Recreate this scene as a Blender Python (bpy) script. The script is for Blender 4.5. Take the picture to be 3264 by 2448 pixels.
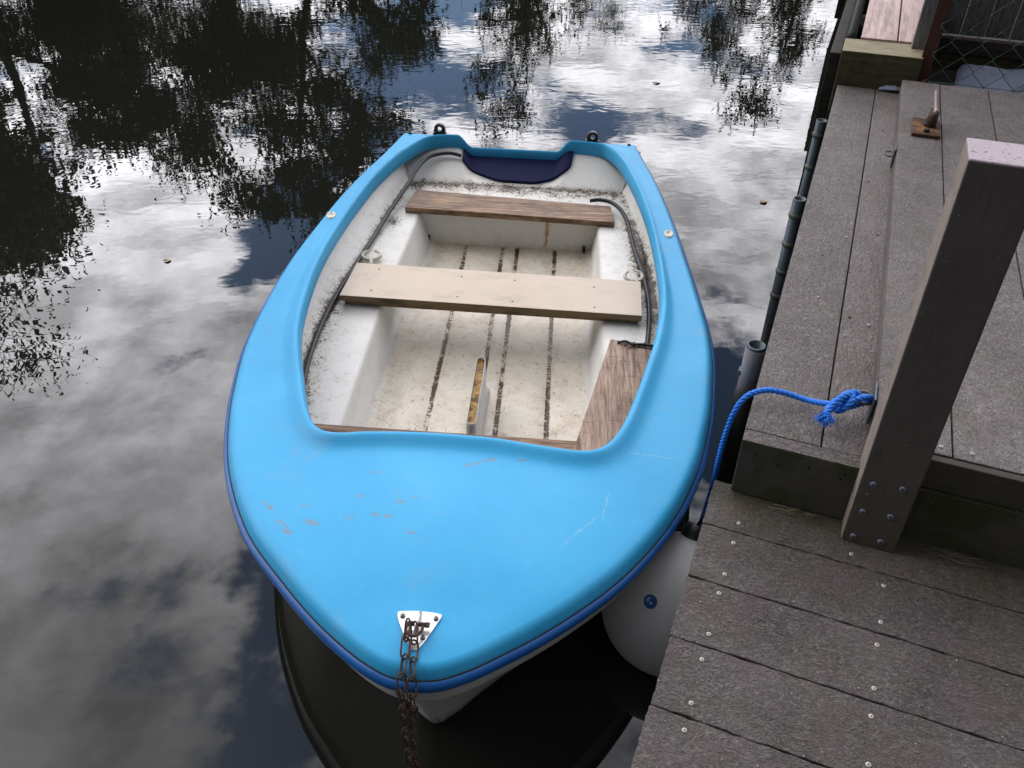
import bpy, bmesh, math, random
import numpy as np
from mathutils import Vector, Matrix
R = math.radians
S = bpy.context.scene
COL = S.collection
for o in list(bpy.data.objects): bpy.data.objects.remove(o)

# ---------------------------------------------------------------- camera
cam = bpy.data.cameras.new('camera'); cam_o = bpy.data.objects.new('camera', cam); COL.objects.link(cam_o)
cam.sensor_width = 36; cam.lens = 28.48; cam.clip_start = 0.02; cam.clip_end = 2000
cam_o.location = (0, 0, 1.7); cam_o.rotation_euler = (R(90-38.15), 0, 0)
S.camera = cam_o

# ---------------------------------------------------------------- node helper
class NT:
    def __init__(s, tree): s.t = tree; s.n = tree.nodes; s.l = tree.links
    def __call__(s, typ, props=None, **ins):
        nd = s.n.new(typ)
        for k, v in (props or {}).items(): setattr(nd, k, v)
        for k, v in ins.items():
            k = k.replace('_', ' ')
            sock = None
            if k.startswith('i') and k[1:].isdigit(): sock = nd.inputs[int(k[1:])]
            else: sock = nd.inputs[k]
            if isinstance(v, bpy.types.NodeSocket): s.l.new(v, sock)
            elif isinstance(v, bpy.types.Node): s.l.new(v.outputs[0], sock)
            else:
                try: sock.default_value = v
                except Exception: sock.default_value = (v, v, v) if not hasattr(v, '__len__') else (*v, 1)
        return nd
    def math(s, op, a, b=0.0, c=0.0, clamp=False):
        return s('ShaderNodeMath', {'operation': op, 'use_clamp': clamp}, i0=a, i1=b, i2=c).outputs[0]
    def vmath(s, op, a, b=(0, 0, 0)):
        nd = s('ShaderNodeVectorMath', {'operation': op}, i0=a, i1=b)
        return nd.outputs['Value'] if op in ('LENGTH', 'DOT_PRODUCT', 'DISTANCE') else nd.outputs[0]
    def ramp(s, fac, stops, interp='LINEAR'):
        nd = s('ShaderNodeValToRGB', None, Fac=fac); cr = nd.color_ramp; cr.interpolation = interp
        while len(cr.elements) > 1: cr.elements.remove(cr.elements[-1])
        for i, (p, c) in enumerate(stops):
            if not hasattr(c, '__len__'): c = (c, c, c)
            if i == 0: e = cr.elements[0]; e.position = p
            else: e = cr.elements.new(p)
            e.color = (*c[:3], 1)
        return nd.outputs[0]
    def mix(s, fac, a, b, bt='MIX'):
        nd = s('ShaderNodeMix', {'data_type': 'RGBA', 'blend_type': bt, 'clamp_factor': True})
        for sk, v in ((nd.inputs[0], fac), (nd.inputs[6], a), (nd.inputs[7], b)):
            if isinstance(v, bpy.types.NodeSocket): s.l.new(v, sk)
            elif hasattr(v, '__len__'): sk.default_value = (*v[:3], 1)
            else: sk.default_value = v
        return nd.outputs[2]
    def noise(s, vec, scale, detail=4, rough=.5, dist=0, out=0):
        return s('ShaderNodeTexNoise', None, Vector=vec, Scale=scale, Detail=detail, Roughness=rough, Distortion=dist).outputs[out]
    def maprange(s, v, a, b, c=0., d=1., kind='LINEAR'):
        nd = s('ShaderNodeMapRange', {'interpolation_type': kind})
        s.l.new(v, nd.inputs[0]); nd.inputs[1].default_value = a; nd.inputs[2].default_value = b
        nd.inputs[3].default_value = c; nd.inputs[4].default_value = d
        return nd.outputs[0]
    def scalev(s, v, sc, loc=(0, 0, 0), rot=(0, 0, 0)):
        return s('ShaderNodeMapping', None, Vector=v, Location=loc, Rotation=rot, Scale=sc).outputs[0]
    def sep(s, v): return s('ShaderNodeSeparateXYZ', None, Vector=v).outputs
    def bump(s, h, strength=1., dist=.001, normal=None):
        nd = s('ShaderNodeBump', None, Height=h, Strength=strength, Distance=dist)
        if normal is not None: s.l.new(normal, nd.inputs['Normal'])
        return nd.outputs[0]

# ---------------------------------------------------------------- world
W = bpy.data.worlds.new('World'); S.world = W; W.use_nodes = True
n = NT(W.node_tree); W.node_tree.nodes.clear()
SUN_EL, SUN_AZ = 50, -72      # azimuth measured from +Y, negative to the left
sky = n('ShaderNodeTexSky', {'sky_type': 'NISHITA', 'sun_disc': False, 'sun_elevation': R(SUN_EL), 'sun_rotation': R(SUN_AZ), 'ozone_density': 2.0})
g = n('ShaderNodeNewGeometry'); dirv = n.vmath('SCALE', g.outputs['Incoming'], (0, 0, 0)); dirv.node.inputs['Scale'].default_value = -1
sx, sy, sz = n.sep(dirv)
zc = n.math('MAXIMUM', sz, .09)
px, py = n.math('DIVIDE', sx, zc), n.math('DIVIDE', sy, zc)
P2 = n('ShaderNodeCombineXYZ', None, X=px, Y=py, Z=0.).outputs[0]
# radial squeeze keeps cloud size even towards the horizon
warp = n.noise(P2, 2.6, 5, .6, 0, 1)
warp = n.vmath('SUBTRACT', warp, (.5, .5, .5))
wv = n.vmath('SCALE', warp); wv.node.inputs['Scale'].default_value = .30
PW = n.vmath('ADD', P2, wv)
big = n.noise(P2, 1.8, 10, .6, .1)
fine = n.noise(P2, 5.5, 9, .62, .15)
dens = n.math('ADD', n.math('MULTIPLY', big, .62), n.math('MULTIPLY', fine, .38))
def blob(x, y, rx, ry, amp):
    v = n.vmath('SUBTRACT', PW, (x, y, 0)); v = n.vmath('MULTIPLY', v, (1/rx, 1/ry, 0))
    d = n.vmath('LENGTH', v)
    e = n.math('POWER', 2.718, n.math('MULTIPLY', n.math('MULTIPLY', d, d), -1.))
    return n.math('MULTIPLY', e, amp)
def total(lst, start):
    t = start
    for b in lst: t = n.math('ADD', t, blob(*b))
    return t
BLUE = [(-.62, 1.98, .13, .30, -.30), (.50, 1.20, .17, .16, -.34), (.22, 2.65, .3, .25, -.16), (-.45, 3.3, .22, .7, -.20), (-.30, 4.3, .3, .4, -.15),
        (-.66, 1.36, .10, .14, -.13), (-.36, .72, .05, .22, -.15), (-.33, .52, .12, .10, -.15), (-.5, .62, .06, .1, -.08), (.42, 1.02, .10, .12, -.2), (-.85,1.15,.1,.1,-.08)]
FILL = [(-.6, .5, .2, .16, .07), (0.2, 2.3, .5, .8, .05), (-.95, 1.9, .35, .8, .12), (.8, 2.2, .3, .4, .20), (-.8, .9, .4, .4, .08)]
dens = total(BLUE + FILL, dens)
cover = n.maprange(dens, .40, .50, 0, 1, 'SMOOTHSTEP')
# brightness of the clouds: bright ahead, grey overhead
back = n.maprange(py, -.7, .6, .12, 1.0, 'SMOOTHSTEP')  # dims the whole sky behind the camera so camera-facing sides stay dark
ahead = n.math('SUBTRACT', n.math('MULTIPLY', n.maprange(py, .40, 1.35, 0, 1, 'SMOOTHSTEP'), 3.9), n.math('MULTIPLY', n.maprange(py, 1.9, 3.6, 0, 1, 'SMOOTHSTEP'), 2.2))
shade = n.noise(P2, 3.6, 9, .6, .12)
shade = n.maprange(shade, .38, .62, .52, 1.15)
lum = n.math('MULTIPLY', n.math('ADD', ahead, 1.9), shade)
DARK = [(-.75, 1.45, .12, .10, -1.3), (-.55, 1.55, .08, .16, -1.0), (.3, 2.75, .25, .12, -1.2), (-.15, 3.3, .3, .3, -.8), (-.9, 1.2, .15, .08, -.8), (.78, 2.05, .28, .42, -1.5), (.62, 1.7, .22, .30, -1.2), (-.42, 1.05, .18, .22, -.55), (-.6, .8, .2, .2, -.25)]
LIGHT = [(.1, 2.9, .5, .35, .5), (-.9, 1.85, .3, .35, .4), (.55, 1.45, .12, .16, .9), (.95, 2.75, .35, .25, .3), (-.7, 1.15, .2, .3, .2)]
lum = total(DARK + LIGHT, lum)
lum = n.math('MULTIPLY', n.math('MAXIMUM', lum, .35), 10.)
lum = n.math('MULTIPLY', lum, back)
tint = n.ramp(n.math('MULTIPLY', lum, .05), [(0, (.90, .92, 1.0)), (1., (.965, .95, 1.))])
ccol = n.vmath('SCALE', tint); n.l.new(lum, ccol.node.inputs['Scale'])
skyc = n.mix(1., sky.outputs[0], (1.5, 1.6, 1.75), 'MULTIPLY')
skyb = n.vmath('SCALE', skyc); n.l.new(back, skyb.node.inputs['Scale']); skyc = skyb
col = n.mix(cover, skyc, ccol)
bg = n('ShaderNodeBackground', None, Color=col, Strength=.1)
n('ShaderNodeOutputWorld', None, Surface=bg)

# ---------------------------------------------------------------- sun
sl = bpy.data.lights.new('sun', 'SUN'); sl.energy = .6; sl.angle = R(20); sl.color = (1, .96, .9)
so = bpy.data.objects.new('sun', sl); COL.objects.link(so)
sd = Vector((math.sin(R(SUN_AZ))*math.cos(R(SUN_EL)), math.cos(R(SUN_AZ))*math.cos(R(SUN_EL)), math.sin(R(SUN_EL))))
so.rotation_euler = sd.to_track_quat('Z', 'Y').to_euler()
S.view_settings.view_transform = 'Standard'; S.view_settings.look = 'None'
S.view_settings.exposure = .0; S.view_settings.gamma = 1

# ---------------------------------------------------------------- materials
def lin(r, g_, b): return tuple(((c/255)/12.92 if c/255 <= .04045 else ((c/255+.055)/1.055)**2.4) for c in (r, g_, b))
def material(name, build):
    m = bpy.data.materials.new(name); m.use_nodes = True
    t = NT(m.node_tree); t.n.clear()
    t.co = t('ShaderNodeTexCoord').outputs['Object']
    p = build(t)
    t('ShaderNodeOutputMaterial', None, Surface=p.outputs[0])
    return m
def pbsdf(t, color, rough=.5, metal=0., normal=None, spec=.5, ior=1.45, coat=0.):
    kw = dict(Base_Color=color, Roughness=rough, Metallic=metal, IOR=ior)
    if normal is not None: kw['Normal'] = normal
    nd = t('ShaderNodeBsdfPrincipled', None, **kw)
    nd.inputs['Specular IOR Level'].default_value = spec
    nd.inputs['Coat Weight'].default_value = coat
    return nd
def simple(name, col, rough=.5, metal=0., var=.25, scale=40, bump=.3, bscale=200, bdist=.0005, spec=.5):
    def b(t):
        f = t.noise(t.co, scale, 6, .6)
        c = t.mix(f, tuple(x*(1-var) for x in col), tuple(min(1, x*(1+var)) for x in col))
        nm = t.bump(t.noise(t.co, bscale, 4), bump, bdist)
        return pbsdf(t, c, rough, metal, nm, spec)
    return material(name, b)

def m_plastic(name, dark, light, algae=0., along='y', sc=1.):
    # recycled plastic plank: wormy, glossy little ridges
    def b(t):
        co = t.scalev(t.co, (1, .62, 1) if along == 'x' else (.62, 1, 1))
        if along == 'x': co = t.scalev(t.co, (.6, 1, 1))
        else: co = t.scalev(t.co, (1, .6, 1))
        h1 = t.noise(co, 100*sc, 4, .6, 2.2)
        h2 = t.noise(co, 40*sc, 4, .6, 1.2)
        h3 = t.noise(t.co, 9, 3, .5)
        h = t.math('ADD', t.math('MULTIPLY', h1, .65), t.math('MULTIPLY', h2, .6))
        ridg = t.maprange(h1, .40, .62, 0, 1)
        patch = t.noise(t.co, 5, 6, .65, .3)
        f = t.math('ADD', t.math('MULTIPLY', ridg, .62), t.math('MULTIPLY', t.maprange(patch, .3, .7), .38), clamp=True)
        c = t.mix(f, dark, light)
        hue = t.noise(t.co, 14, 3, .6)
        c = t.mix(t.maprange(hue, .48, .68, 0, .45), c, (.13, .085, .095))
        c = t.mix(t.maprange(t.noise(t.scalev(t.co, (1, 1, 1), (4, 2, 0)), 8, 4, .6), .5, .7, 0, .4), c, (.10, .085, .05))
        speck = t.maprange(t.noise(t.co, 260, 2, .5), .71, .75, 0, .7)
        c = t.mix(speck, c, (.36, .33, .29))
        if algae:
            y = t.sep(t.co)[1]
            near = t.maprange(y, -.20, -.03, 0, 1, 'SMOOTHSTEP')
            gm = t.math('MULTIPLY', near, t.maprange(t.noise(t.co, 7, 6, .65), .40, .62, 0, algae))
            c = t.mix(gm, c, (.095, .085, .03))
            dk = t.math('MULTIPLY', t.maprange(y, -.085, -.02, 0, 1, 'SMOOTHSTEP'), t.maprange(t.noise(t.co, 12, 4, .6), .3, .6, .3, .85))
            c = t.mix(dk, c, (.035, .03, .02))
        nm = t.bump(h, 1., .011)
        nm = t.bump(h3, .4, .004, nm)
        ro = t.maprange(h1, .3, .7, .62, .40)
        return pbsdf(t, c, ro, 0, nm, .5)
    return material(name, b)
M = {}
M['board'] = m_plastic('lower boards', (.040, .034, .031), (.205, .178, .165), .9, 'x', 1.35)
M['bench'] = m_plastic('bench boards', (.046, .039, .037), (.27, .235, .22), 0, 'y', 1.15)
M['bench2'] = m_plastic('narrow board', (.095, .08, .073), (.225, .192, .178), 0, 'y', .8)
M['kerbboard'] = m_plastic('fascia boards', (.04, .034, .03), (.21, .18, .165), 0, 'x')
def b(t):
    patch = t.noise(t.co, 9, 6, .65)
    z = t.sep(t.co)[2]
    c = t.mix(patch, (.042, .037, .030), (.11, .098, .078))
    g_ = t.math('MULTIPLY', t.maprange(z, .05, .0, 0, 1), t.maprange(t.noise(t.co, 14, 5), .4, .6, 0, .8))
    c = t.mix(g_, c, (.04, .045, .014))
    sp = t.maprange(t.noise(t.co, 160, 2), .70, .74, 0, .6)
    c = t.mix(sp, c, (.2, .19, .16))
    return pbsdf(t, c, .75, 0, t.bump(t.noise(t.co, 120, 5, .6, 1.), .6, .002), .25)
M['fascia'] = material('algae stained fascia', b)
def b(t):
    z = t.sep(t.co)[2]
    c = t.mix(t.noise(t.co, 12, 6, .6), (.068, .055, .050), (.135, .112, .100))
    g_ = t.math('MULTIPLY', t.maprange(z, .28, 0., 0, 1), t.maprange(t.noise(t.co, 10, 5, .6), .38, .6, 0, .8))
    c = t.mix(g_, c, (.08, .07, .035))
    sp = t.maprange(t.noise(t.co, 90, 3, .6), .70, .73, 0, .8)
    c = t.mix(sp, c, (.4, .37, .33))
    topf = t.maprange(z, .822, .826, 0, 1)  # paler, pitted colour on the top face only
    pits = t.maprange(t.noise(t.co, 140, 3), .62, .66, 0, 1)
    tc = t.mix(pits, (.36, .30, .33), (.17, .13, .145))
    c = t.mix(topf, c, tc)
    gr_ = t.noise(t.scalev(t.co, (14, 14, .8)), 14, 7, .65, .5)
    c = t.mix(t.maprange(gr_, .55, .7, 0, .5), c, tuple([.03, .022, .02]))
    return pbsdf(t, c, .55, 0, t.bump(t.noise(t.co, 220, 5, .6, .5), .4, .0012), .4)
M['post'] = material('dark plastic post', b)
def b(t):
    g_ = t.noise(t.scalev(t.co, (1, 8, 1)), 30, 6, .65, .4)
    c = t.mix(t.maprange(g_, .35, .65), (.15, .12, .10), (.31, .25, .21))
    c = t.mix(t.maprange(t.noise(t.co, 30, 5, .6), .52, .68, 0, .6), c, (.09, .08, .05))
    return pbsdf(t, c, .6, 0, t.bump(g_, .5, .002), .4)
M['postside'] = material('post side painted lit', b)  # lighter colour paints in the light falling on the post's left face

def b(t):
    patch = t.noise(t.co, 3.2, 5, .55, .3)
    c = t.mix(t.maprange(patch, .3, .7), (.026, .335, .63), (.050, .40, .71))
    fine_ = t.noise(t.co, 30, 6, .7)
    c = t.mix(t.maprange(fine_, .55, .8, 0, .22), c, (.20, .55, .82))
    # sun bleached foredeck rim and scuffs
    y = t.sep(t.co)[1]
    sc = t.scalev(t.co, (1, 5, 1), (0, 0, 0), (0, 0, .35))
    sc1 = t.maprange(t.noise(sc, 9, 8, .75), .665, .70, 0, .75)
    fore = t.math('MULTIPLY', t.maprange(y, .1, .25, 0, 1), t.maprange(y, .95, .6, 0, 1))
    c = t.mix(t.math('MULTIPLY', sc1, fore), c, (.20, .27, .30))
    sc2 = t.maprange(t.noise(t.scalev(t.co, (6, 1, 1), (3, 1, 0), (0, 0, .5)), 14, 6, .7), .69, .71, 0, .7)
    c = t.mix(sc2, c, (.1, .2, .25))
    # old scrapes, dried drips and chips, each at its own spot
    wp = t.vmath('ADD', t.co, t.vmath('MULTIPLY', t.vmath('SUBTRACT', t.noise(t.co, 40, 3, .6, 0, 1), (.5, .5, .5)), (.02, .02, 0)))
    rough_ = t.noise(t.co, 70, 5, .7)
    for (x0, y0, a0, la, lb) in [(-.40, .378, -.65, .034, .0045), (-.355, .322, -.75, .032, .008), (-.325, .385, .2, .010, .005), (-.298, .336, -.3, .026, .007), (-.222, .352, 0, .014, .009), (-.212, .419, 0, .011, .005),
                                 (-.155, .362, -.1, .026, .006), (-.122, .408, 0, .012, .005), (-.09, .42, 0, .014, .004), (-.085, .316, 0, .016, .003), (.016, .55, .3, .022, .007), (.055, .572, .5, .02, .005), (.13, .575, 0, .012, .004),
                                 (-.638, 1.11, 1.75, .048, .0016), (.45, .650, 0, .075, .0028), (.26, .36, .9, .07, .004), (.32, .45, 1.4, .05, .003), (-.2, .5, .2, .02, .003)]:
        v_ = t.vmath('SUBTRACT', wp, (x0, y0, 0)); v_ = t('ShaderNodeVectorRotate', {'rotation_type': 'Z_AXIS'}, Vector=v_, Angle=-a0).outputs[0]
        v_ = t.vmath('MULTIPLY', v_, (1/la, 1/lb, 0)); d_ = t.vmath('LENGTH', v_)
        k_ = t.math('MULTIPLY', t.maprange(d_, .75, 1.15, 1, 0), t.maprange(rough_, .42, .52, .0, .72 if x0 < .2 else .4))
        c = t.mix(k_, c, (.20, .23, .24) if x0 < .2 else (.30, .5, .6))
    c = t.mix(t.maprange(t.noise(t.scalev(t.co, (1, 1, 1), (9, 0, 0)), 7, 7, .68, .4), .56, .66, 0, .16), c, (.22, .34, .38))
    pit = t.maprange(t.noise(t.co, 120, 2, .5), .74, .77, 0, .8)
    c = t.mix(pit, c, (.12, .2, .22))
    nm = t.bump(t.noise(t.co, 26, 3, .5), .12, .001)
    return pbsdf(t, c, t.maprange(fine_, .3, .7, .38, .52), 0, nm, .34)
M['blue'] = material('pale blue gelcoat', b)
def b(t):
    c = t.mix(t.noise(t.co, 18, 6, .7), (.004, .060, .25), (.010, .135, .42))
    sc1 = t.maprange(t.noise(t.co, 60, 6, .7), .64, .68, 0, .7)
    c = t.mix(sc1, c, (.10, .10, .12))
    return pbsdf(t, c, .42, 0, t.bump(t.noise(t.co, 90, 4), .3, .001))
M['navy'] = material('navy rubber rail', b)
M['groove'] = simple('black gap strip', (.012, .013, .014), .8)  # plain black for the thin strip between deck edge and rail
def b(t):
    c = t.mix(t.noise(t.co, 6, 6, .6), (.52, .51, .48), (.66, .65, .62))
    z = t.sep(t.co)[2]
    wl = t.math('MULTIPLY', t.maprange(z, .06, 0, 0, 1), t.maprange(t.noise(t.co, 20, 4), .3, .6, .3, .9))
    c = t.mix(wl, c, (.17, .17, .10))
    sc = t.maprange(t.noise(t.co, 45, 6, .7), .66, .70, 0, .4)
    c = t.mix(sc, c, (.7, .7, .68))
    return pbsdf(t, c, .6, 0, t.bump(t.noise(t.co, 30, 3), .15, .001), .3)
M['hull'] = material('white hull gelcoat', b)
def b(t):
    # interior: white gelcoat, grime where the 'dirt' attribute says water sits
    at = t('ShaderNodeAttribute', {'attribute_name': 'dirt'}).outputs['Fac']
    fl = t('ShaderNodeAttribute', {'attribute_name': 'floor'}).outputs['Fac']
    base = t.mix(t.noise(t.co, 4, 5, .6), (.68, .66, .61), (.80, .78, .73))
    warm = t.mix(t.noise(t.co, 3, 5, .6, .3), (.70, .63, .51), (.82, .76, .66))
    c = t.mix(fl, base, warm)
    sm = t.math('MULTIPLY', fl, t.maprange(t.noise(t.co, 11, 9, .75, .8), .46, .74, 0, .55))
    c = t.mix(sm, c, (.42, .31, .16))
    sp1 = t.noise(t.scalev(t.co, (1, .7, 1)), 75, 6, .72, 1.2)
    sp = t.math('MULTIPLY', t.maprange(sp1, .60, .65, 0, .85), t.math('ADD', t.math('MULTIPLY', fl, .85), .10))
    c = t.mix(sp, c, (.13, .095, .055))
    nz = t.noise(t.co, 26, 8, .75)
    nz2 = t.noise(t.co, 130, 5, .7)
    v = t.math('ADD', at, t.math('MULTIPLY', t.math('SUBTRACT', t.math('ADD', nz, nz2), 1.), 1.9))
    dm = t.maprange(v, .52, .70, 0, 1)
    c = t.mix(t.maprange(v, .12, .6, 0, .42), c, (.34, .26, .15))
    c = t.mix(dm, c, t.mix(nz2, (.018, .013, .008), (.11, .07, .035)))
    return pbsdf(t, c, t.maprange(nz, .3, .7, .36, .55), 0, t.bump(t.noise(t.co, 240, 4, .6), .25, .0006))
M['liner'] = material('white interior gelcoat', b)
def wood(name, c1, c2, axis='x', rough=.7, sc=1., dirty=.3, cross=False):
    def b(t):
        s_ = {'x': (1, 14, 6), 'y': (14, 1, 6), 'z': (14, 6, 1)}[axis]
        gco = t.scalev(t.co, s_)
        g1 = t.noise(gco, 9*sc, 8, .65, .6)
        g2 = t.noise(t.scalev(t.co, tuple(2.5*q for q in s_)), 12*sc, 4, .6)
        f = t.maprange(t.math('ADD', t.math('MULTIPLY', g1, .7), t.math('MULTIPLY', g2, .3)), .38, .62)
        c = t.mix(f, c1, c2)
        st = t.maprange(t.noise(t.co, 6, 6, .7), .45, .7, 0, dirty)
        c = t.mix(st, c, tuple(.35*q for q in c1))
        h = t.math('ADD', g1, t.math('MULTIPLY', g2, .6))
        if cross:
            cr = t.noise(t.scalev(t.co, (9, 90, 1), (0, 0, 0), (0, 0, .12)), 1., 5, .6, .4)
            m_ = t.math('MULTIPLY', t.maprange(cr, .57, .66, 0, .5), t.maprange(t.noise(t.co, 5, 3), .35, .5))
            c = t.mix(m_, c, (.06, .035, .022))
            h = t.math('SUBTRACT', h, m_)
        nm = t.bump(h, .7, .0015)
        return pbsdf(t, c, rough, 0, nm, .35)
    return material(name, b)
M['teak'] = wood('weathered teak', (.07, .032, .017), (.45, .28, .16), 'x', .5, .6, .6)
M['teak2'] = wood('weathered teak rough', (.15, .08, .05), (.52, .36, .26), 'y', .5, .7, .35, True)
M['pine'] = wood('pink stained board', (.30, .20, .18), (.62, .44, .40), 'y', .6, .35, .1)
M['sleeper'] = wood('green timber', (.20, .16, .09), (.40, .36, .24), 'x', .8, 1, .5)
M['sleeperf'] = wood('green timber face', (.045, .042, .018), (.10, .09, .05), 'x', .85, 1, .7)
M['greywood'] = wood('grey weathered wood', (.10, .10, .10), (.27, .26, .25), 'z', .85, 1, .5)
M['fenceboard'] = wood('old fence board', (.055, .052, .045), (.17, .165, .15), 'z', .9, 1, .6)
M['darkwood'] = wood('dark wet timber', (.02, .016, .013), (.05, .04, .033), 'x', .8, 1, .4)
def b(t):
    c = t.mix(t.noise(t.co, 5, 7, .6), (.60, .50, .385), (.72, .61, .49))
    c = t.mix(t.maprange(t.noise(t.scalev(t.co, (1, 2.5, 1)), 8, 8, .72, .3), .52, .68, 0, .35), c, (.36, .29, .22))
    sp = t.maprange(t.noise(t.co, 100, 4, .6), .62, .72, 0, .35)
    c = t.mix(sp, c, (.34, .25, .18))
    return pbsdf(t, c, .6, 0, t.bump(t.noise(t.co, 300, 3), .2, .0004), .4)
M['chipboard'] = material('pale faced board', b)
def b(t):
    c = t.mix(t.noise(t.scalev(t.co, (1, 1, 4)), 110, 5, .7), (.06, .038, .018), (.38, .27, .15))
    c = t.mix(t.maprange(t.noise(t.co, 9, 4), .5, .65, 0, .7), c, (.06, .055, .02))
    return pbsdf(t, c, .85, 0, t.bump(t.noise(t.co, 160, 4), .8, .0015), .2)
M['chipedge'] = material('rough board edge', b)
M['rubber'] = simple('black rubber', (.022, .023, .026), .45, 0, .3, 30, .3)
M['pad'] = simple('navy painted board', (.007, .009, .048), .75, 0, .25, 15, .2, spec=.15)
M['whiteplastic'] = simple('aged white plastic', (.62, .58, .48), .4, 0, .12, 20, .2)
M['blackplastic'] = simple('black plastic', (.012, .012, .014), .35)
def b(t):
    c = t.mix(t.noise(t.co, 30, 5), (.62, .60, .57), (.78, .77, .74))
    rs = t.maprange(t.noise(t.co, 45, 5, .6), .60, .70, 0, .8)
    c = t.mix(rs, c, (.30, .15, .06))
    return pbsdf(t, c, .33, .9, t.bump(t.noise(t.co, 60, 3), .1, .0004))
M['steel'] = material('polished steel', b)
M['screw'] = simple('dull screw', (.20, .19, .18), .38, .8, .3, 200, .4)
M['deckscrew'] = simple('bright zinc screw', (.52, .50, .45), .55, .0, .2, 300, .4)
M['bluescrew'] = simple('blue grey screw', (.19, .22, .29), .5, .3, .25, 200, .4)
M['slot'] = simple('dark screw slot', (.01, .01, .01), .8)
def b(t):
    c = t.mix(t.noise(t.co, 150, 6, .7), (.030, .021, .018), (.12, .07, .052))
    c = t.mix(t.maprange(t.noise(t.co, 30, 4), .55, .68, 0, .8), c, (.20, .13, .11))
    return pbsdf(t, c, .75, .3, t.bump(t.noise(t.co, 300, 5, .7), .8, .0008), .3)
M['rust'] = material('rusty chain', b)
def b(t):
    c = t.mix(t.noise(t.co, 40, 6, .7), (.035, .02, .016), (.12, .06, .035))
    c = t.mix(t.maprange(t.noise(t.co, 12, 4), .5, .62), c, (.26, .12, .05))
    return pbsdf(t, c, .7, .25, t.bump(t.noise(t.co, 200, 5, .7), .7, .001), .3)
M['rustplate'] = material('rusty plate', b)
M['rustbar'] = simple('worn bar', (.22, .17, .16), .45, .6, .4, 60, .6, 200, .001)
M['angle'] = simple('rusty angle iron', (.075, .028, .022), .7, .2, .4, 20, .5, 150, .001)
M['galv'] = simple('galvanised tube', (.10, .125, .14), .48, .7, .35, 25, .3)
M['galvedge'] = simple('galvanised coupler', (.14, .145, .12), .6, .5, .35, 40, .6, 120, .001)
M['wrap'] = simple('mauve grey wrap', (.27, .23, .235), .5, 0, .15, 30, .4, 60, .002)
M['sleeve'] = simple('black wet sleeve', (.008, .008, .008), .6)
M['wire'] = simple('green wire', (.045, .10, .09), .5, .3, .3, 40, .2)
M['sheet'] = simple('lilac grey sheet', (.17, .19, .26), .6, 0, .15, 6, .4, 10, .01)
M['rope'] = simple('blue polypropylene', (.015, .19, .74), .45, 0, .3, 220, .8, 900, .0008)
def b(t):
    c = t.mix(t.noise(t.co, 9, 6, .6), (.50, .50, .48), (.64, .635, .61))
    st = t.maprange(t.noise(t.scalev(t.co, (1, 1, .3)), 16, 6, .7), .62, .72, 0, .8)
    c = t.mix(st, c, (.10, .085, .07))
    return pbsdf(t, c, .5, 0, t.bump(t.noise(t.co, 20, 3), .3, .003))
M['fender'] = material('grubby white vinyl', b)
M['logo_blue'] = simple('emblem blue', (.012, .07, .27), .5, 0, .1)
M['logo_white'] = simple('emblem pale', (.30, .42, .58), .5, 0, .1)
M['stain_orange'] = simple('rust stain', (.42, .17, .03), .5, 0, .5, 60)
def b(t):
    f = t.noise(t.co, 40, 6, .7, .6)
    c = t.ramp(f, [(.38, (.06, .028, .008)), (.50, (.36, .19, .035)), (.64, (.52, .36, .12))])
    return pbsdf(t, c, .6, 0, t.bump(t.noise(t.co, 100, 4), .5, .002))
M['slotwood'] = material('stained slot', b)
M['straw'] = simple('dry straw', (.30, .24, .14), .8)
M['leaf'] = simple('brown leaf', (.30, .20, .08), .6)
M['moss'] = simple('moss and muck', (.035, .033, .012), .9, 0, .6, 90, .8, 150, .002)
M['speck'] = simple('pale bit', (.42, .40, .36), .7)
M['bark'] = simple('bark', (.035, .03, .024), .9, 0, .4, 8, .8, 20, .02)
def b(t):
    c = t.mix(t.noise(t.co, .8, 4), (.035, .048, .018), (.08, .10, .035))
    return pbsdf(t, c, .7, 0, None, .2)
M['foliage'] = material('foliage', b)
M['earth'] = simple('dark earth', (.03, .026, .018), .95, 0, .4, 6, .8, 40, .01)
M['grass'] = simple('bank grass', (.04, .065, .018), .95, 0, .5, 2, .8, 30, .02)
def b(t):
    wo = t('ShaderNodeTexCoord').outputs['Object']
    x, y, z = t.sep(wo)
    # ripples: finer and stronger out on the open river, in drifting patches
    far = t.maprange(y, 1.2, 4.5, .0, 1., 'SMOOTHSTEP')
    patch = t.maprange(t.noise(t.scalev(wo, (.5, 1, 1)), .8, 3, .5), .36, .66, .25, 1.)
    amp = t.math('ADD', t.math('MULTIPLY', t.math('MULTIPLY', far, patch), 1.), .10)
    r1 = t.noise(t.scalev(wo, (.8, 1.3, 1)), 8.5, 1, .5, .6)
    r2 = t.noise(t.scalev(wo, (.85, 1.25, 1)), 21., 0, .5, .4)
    h = t.math('ADD', t.math('MULTIPLY', r1, .00055), t.math('MULTIPLY', r2, .00012))
    h = t.math('MULTIPLY', h, amp)
    swell = t.math('MULTIPLY', t.noise(wo, 1.6, 2, .5), .0005)
    nm = t.bump(t.math('ADD', h, swell), 1., 1.)
    return pbsdf(t, (.011, .0115, .0085), 0.002, 0, nm, .5, 1.55)
M['water'] = material('river water', b)

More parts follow.
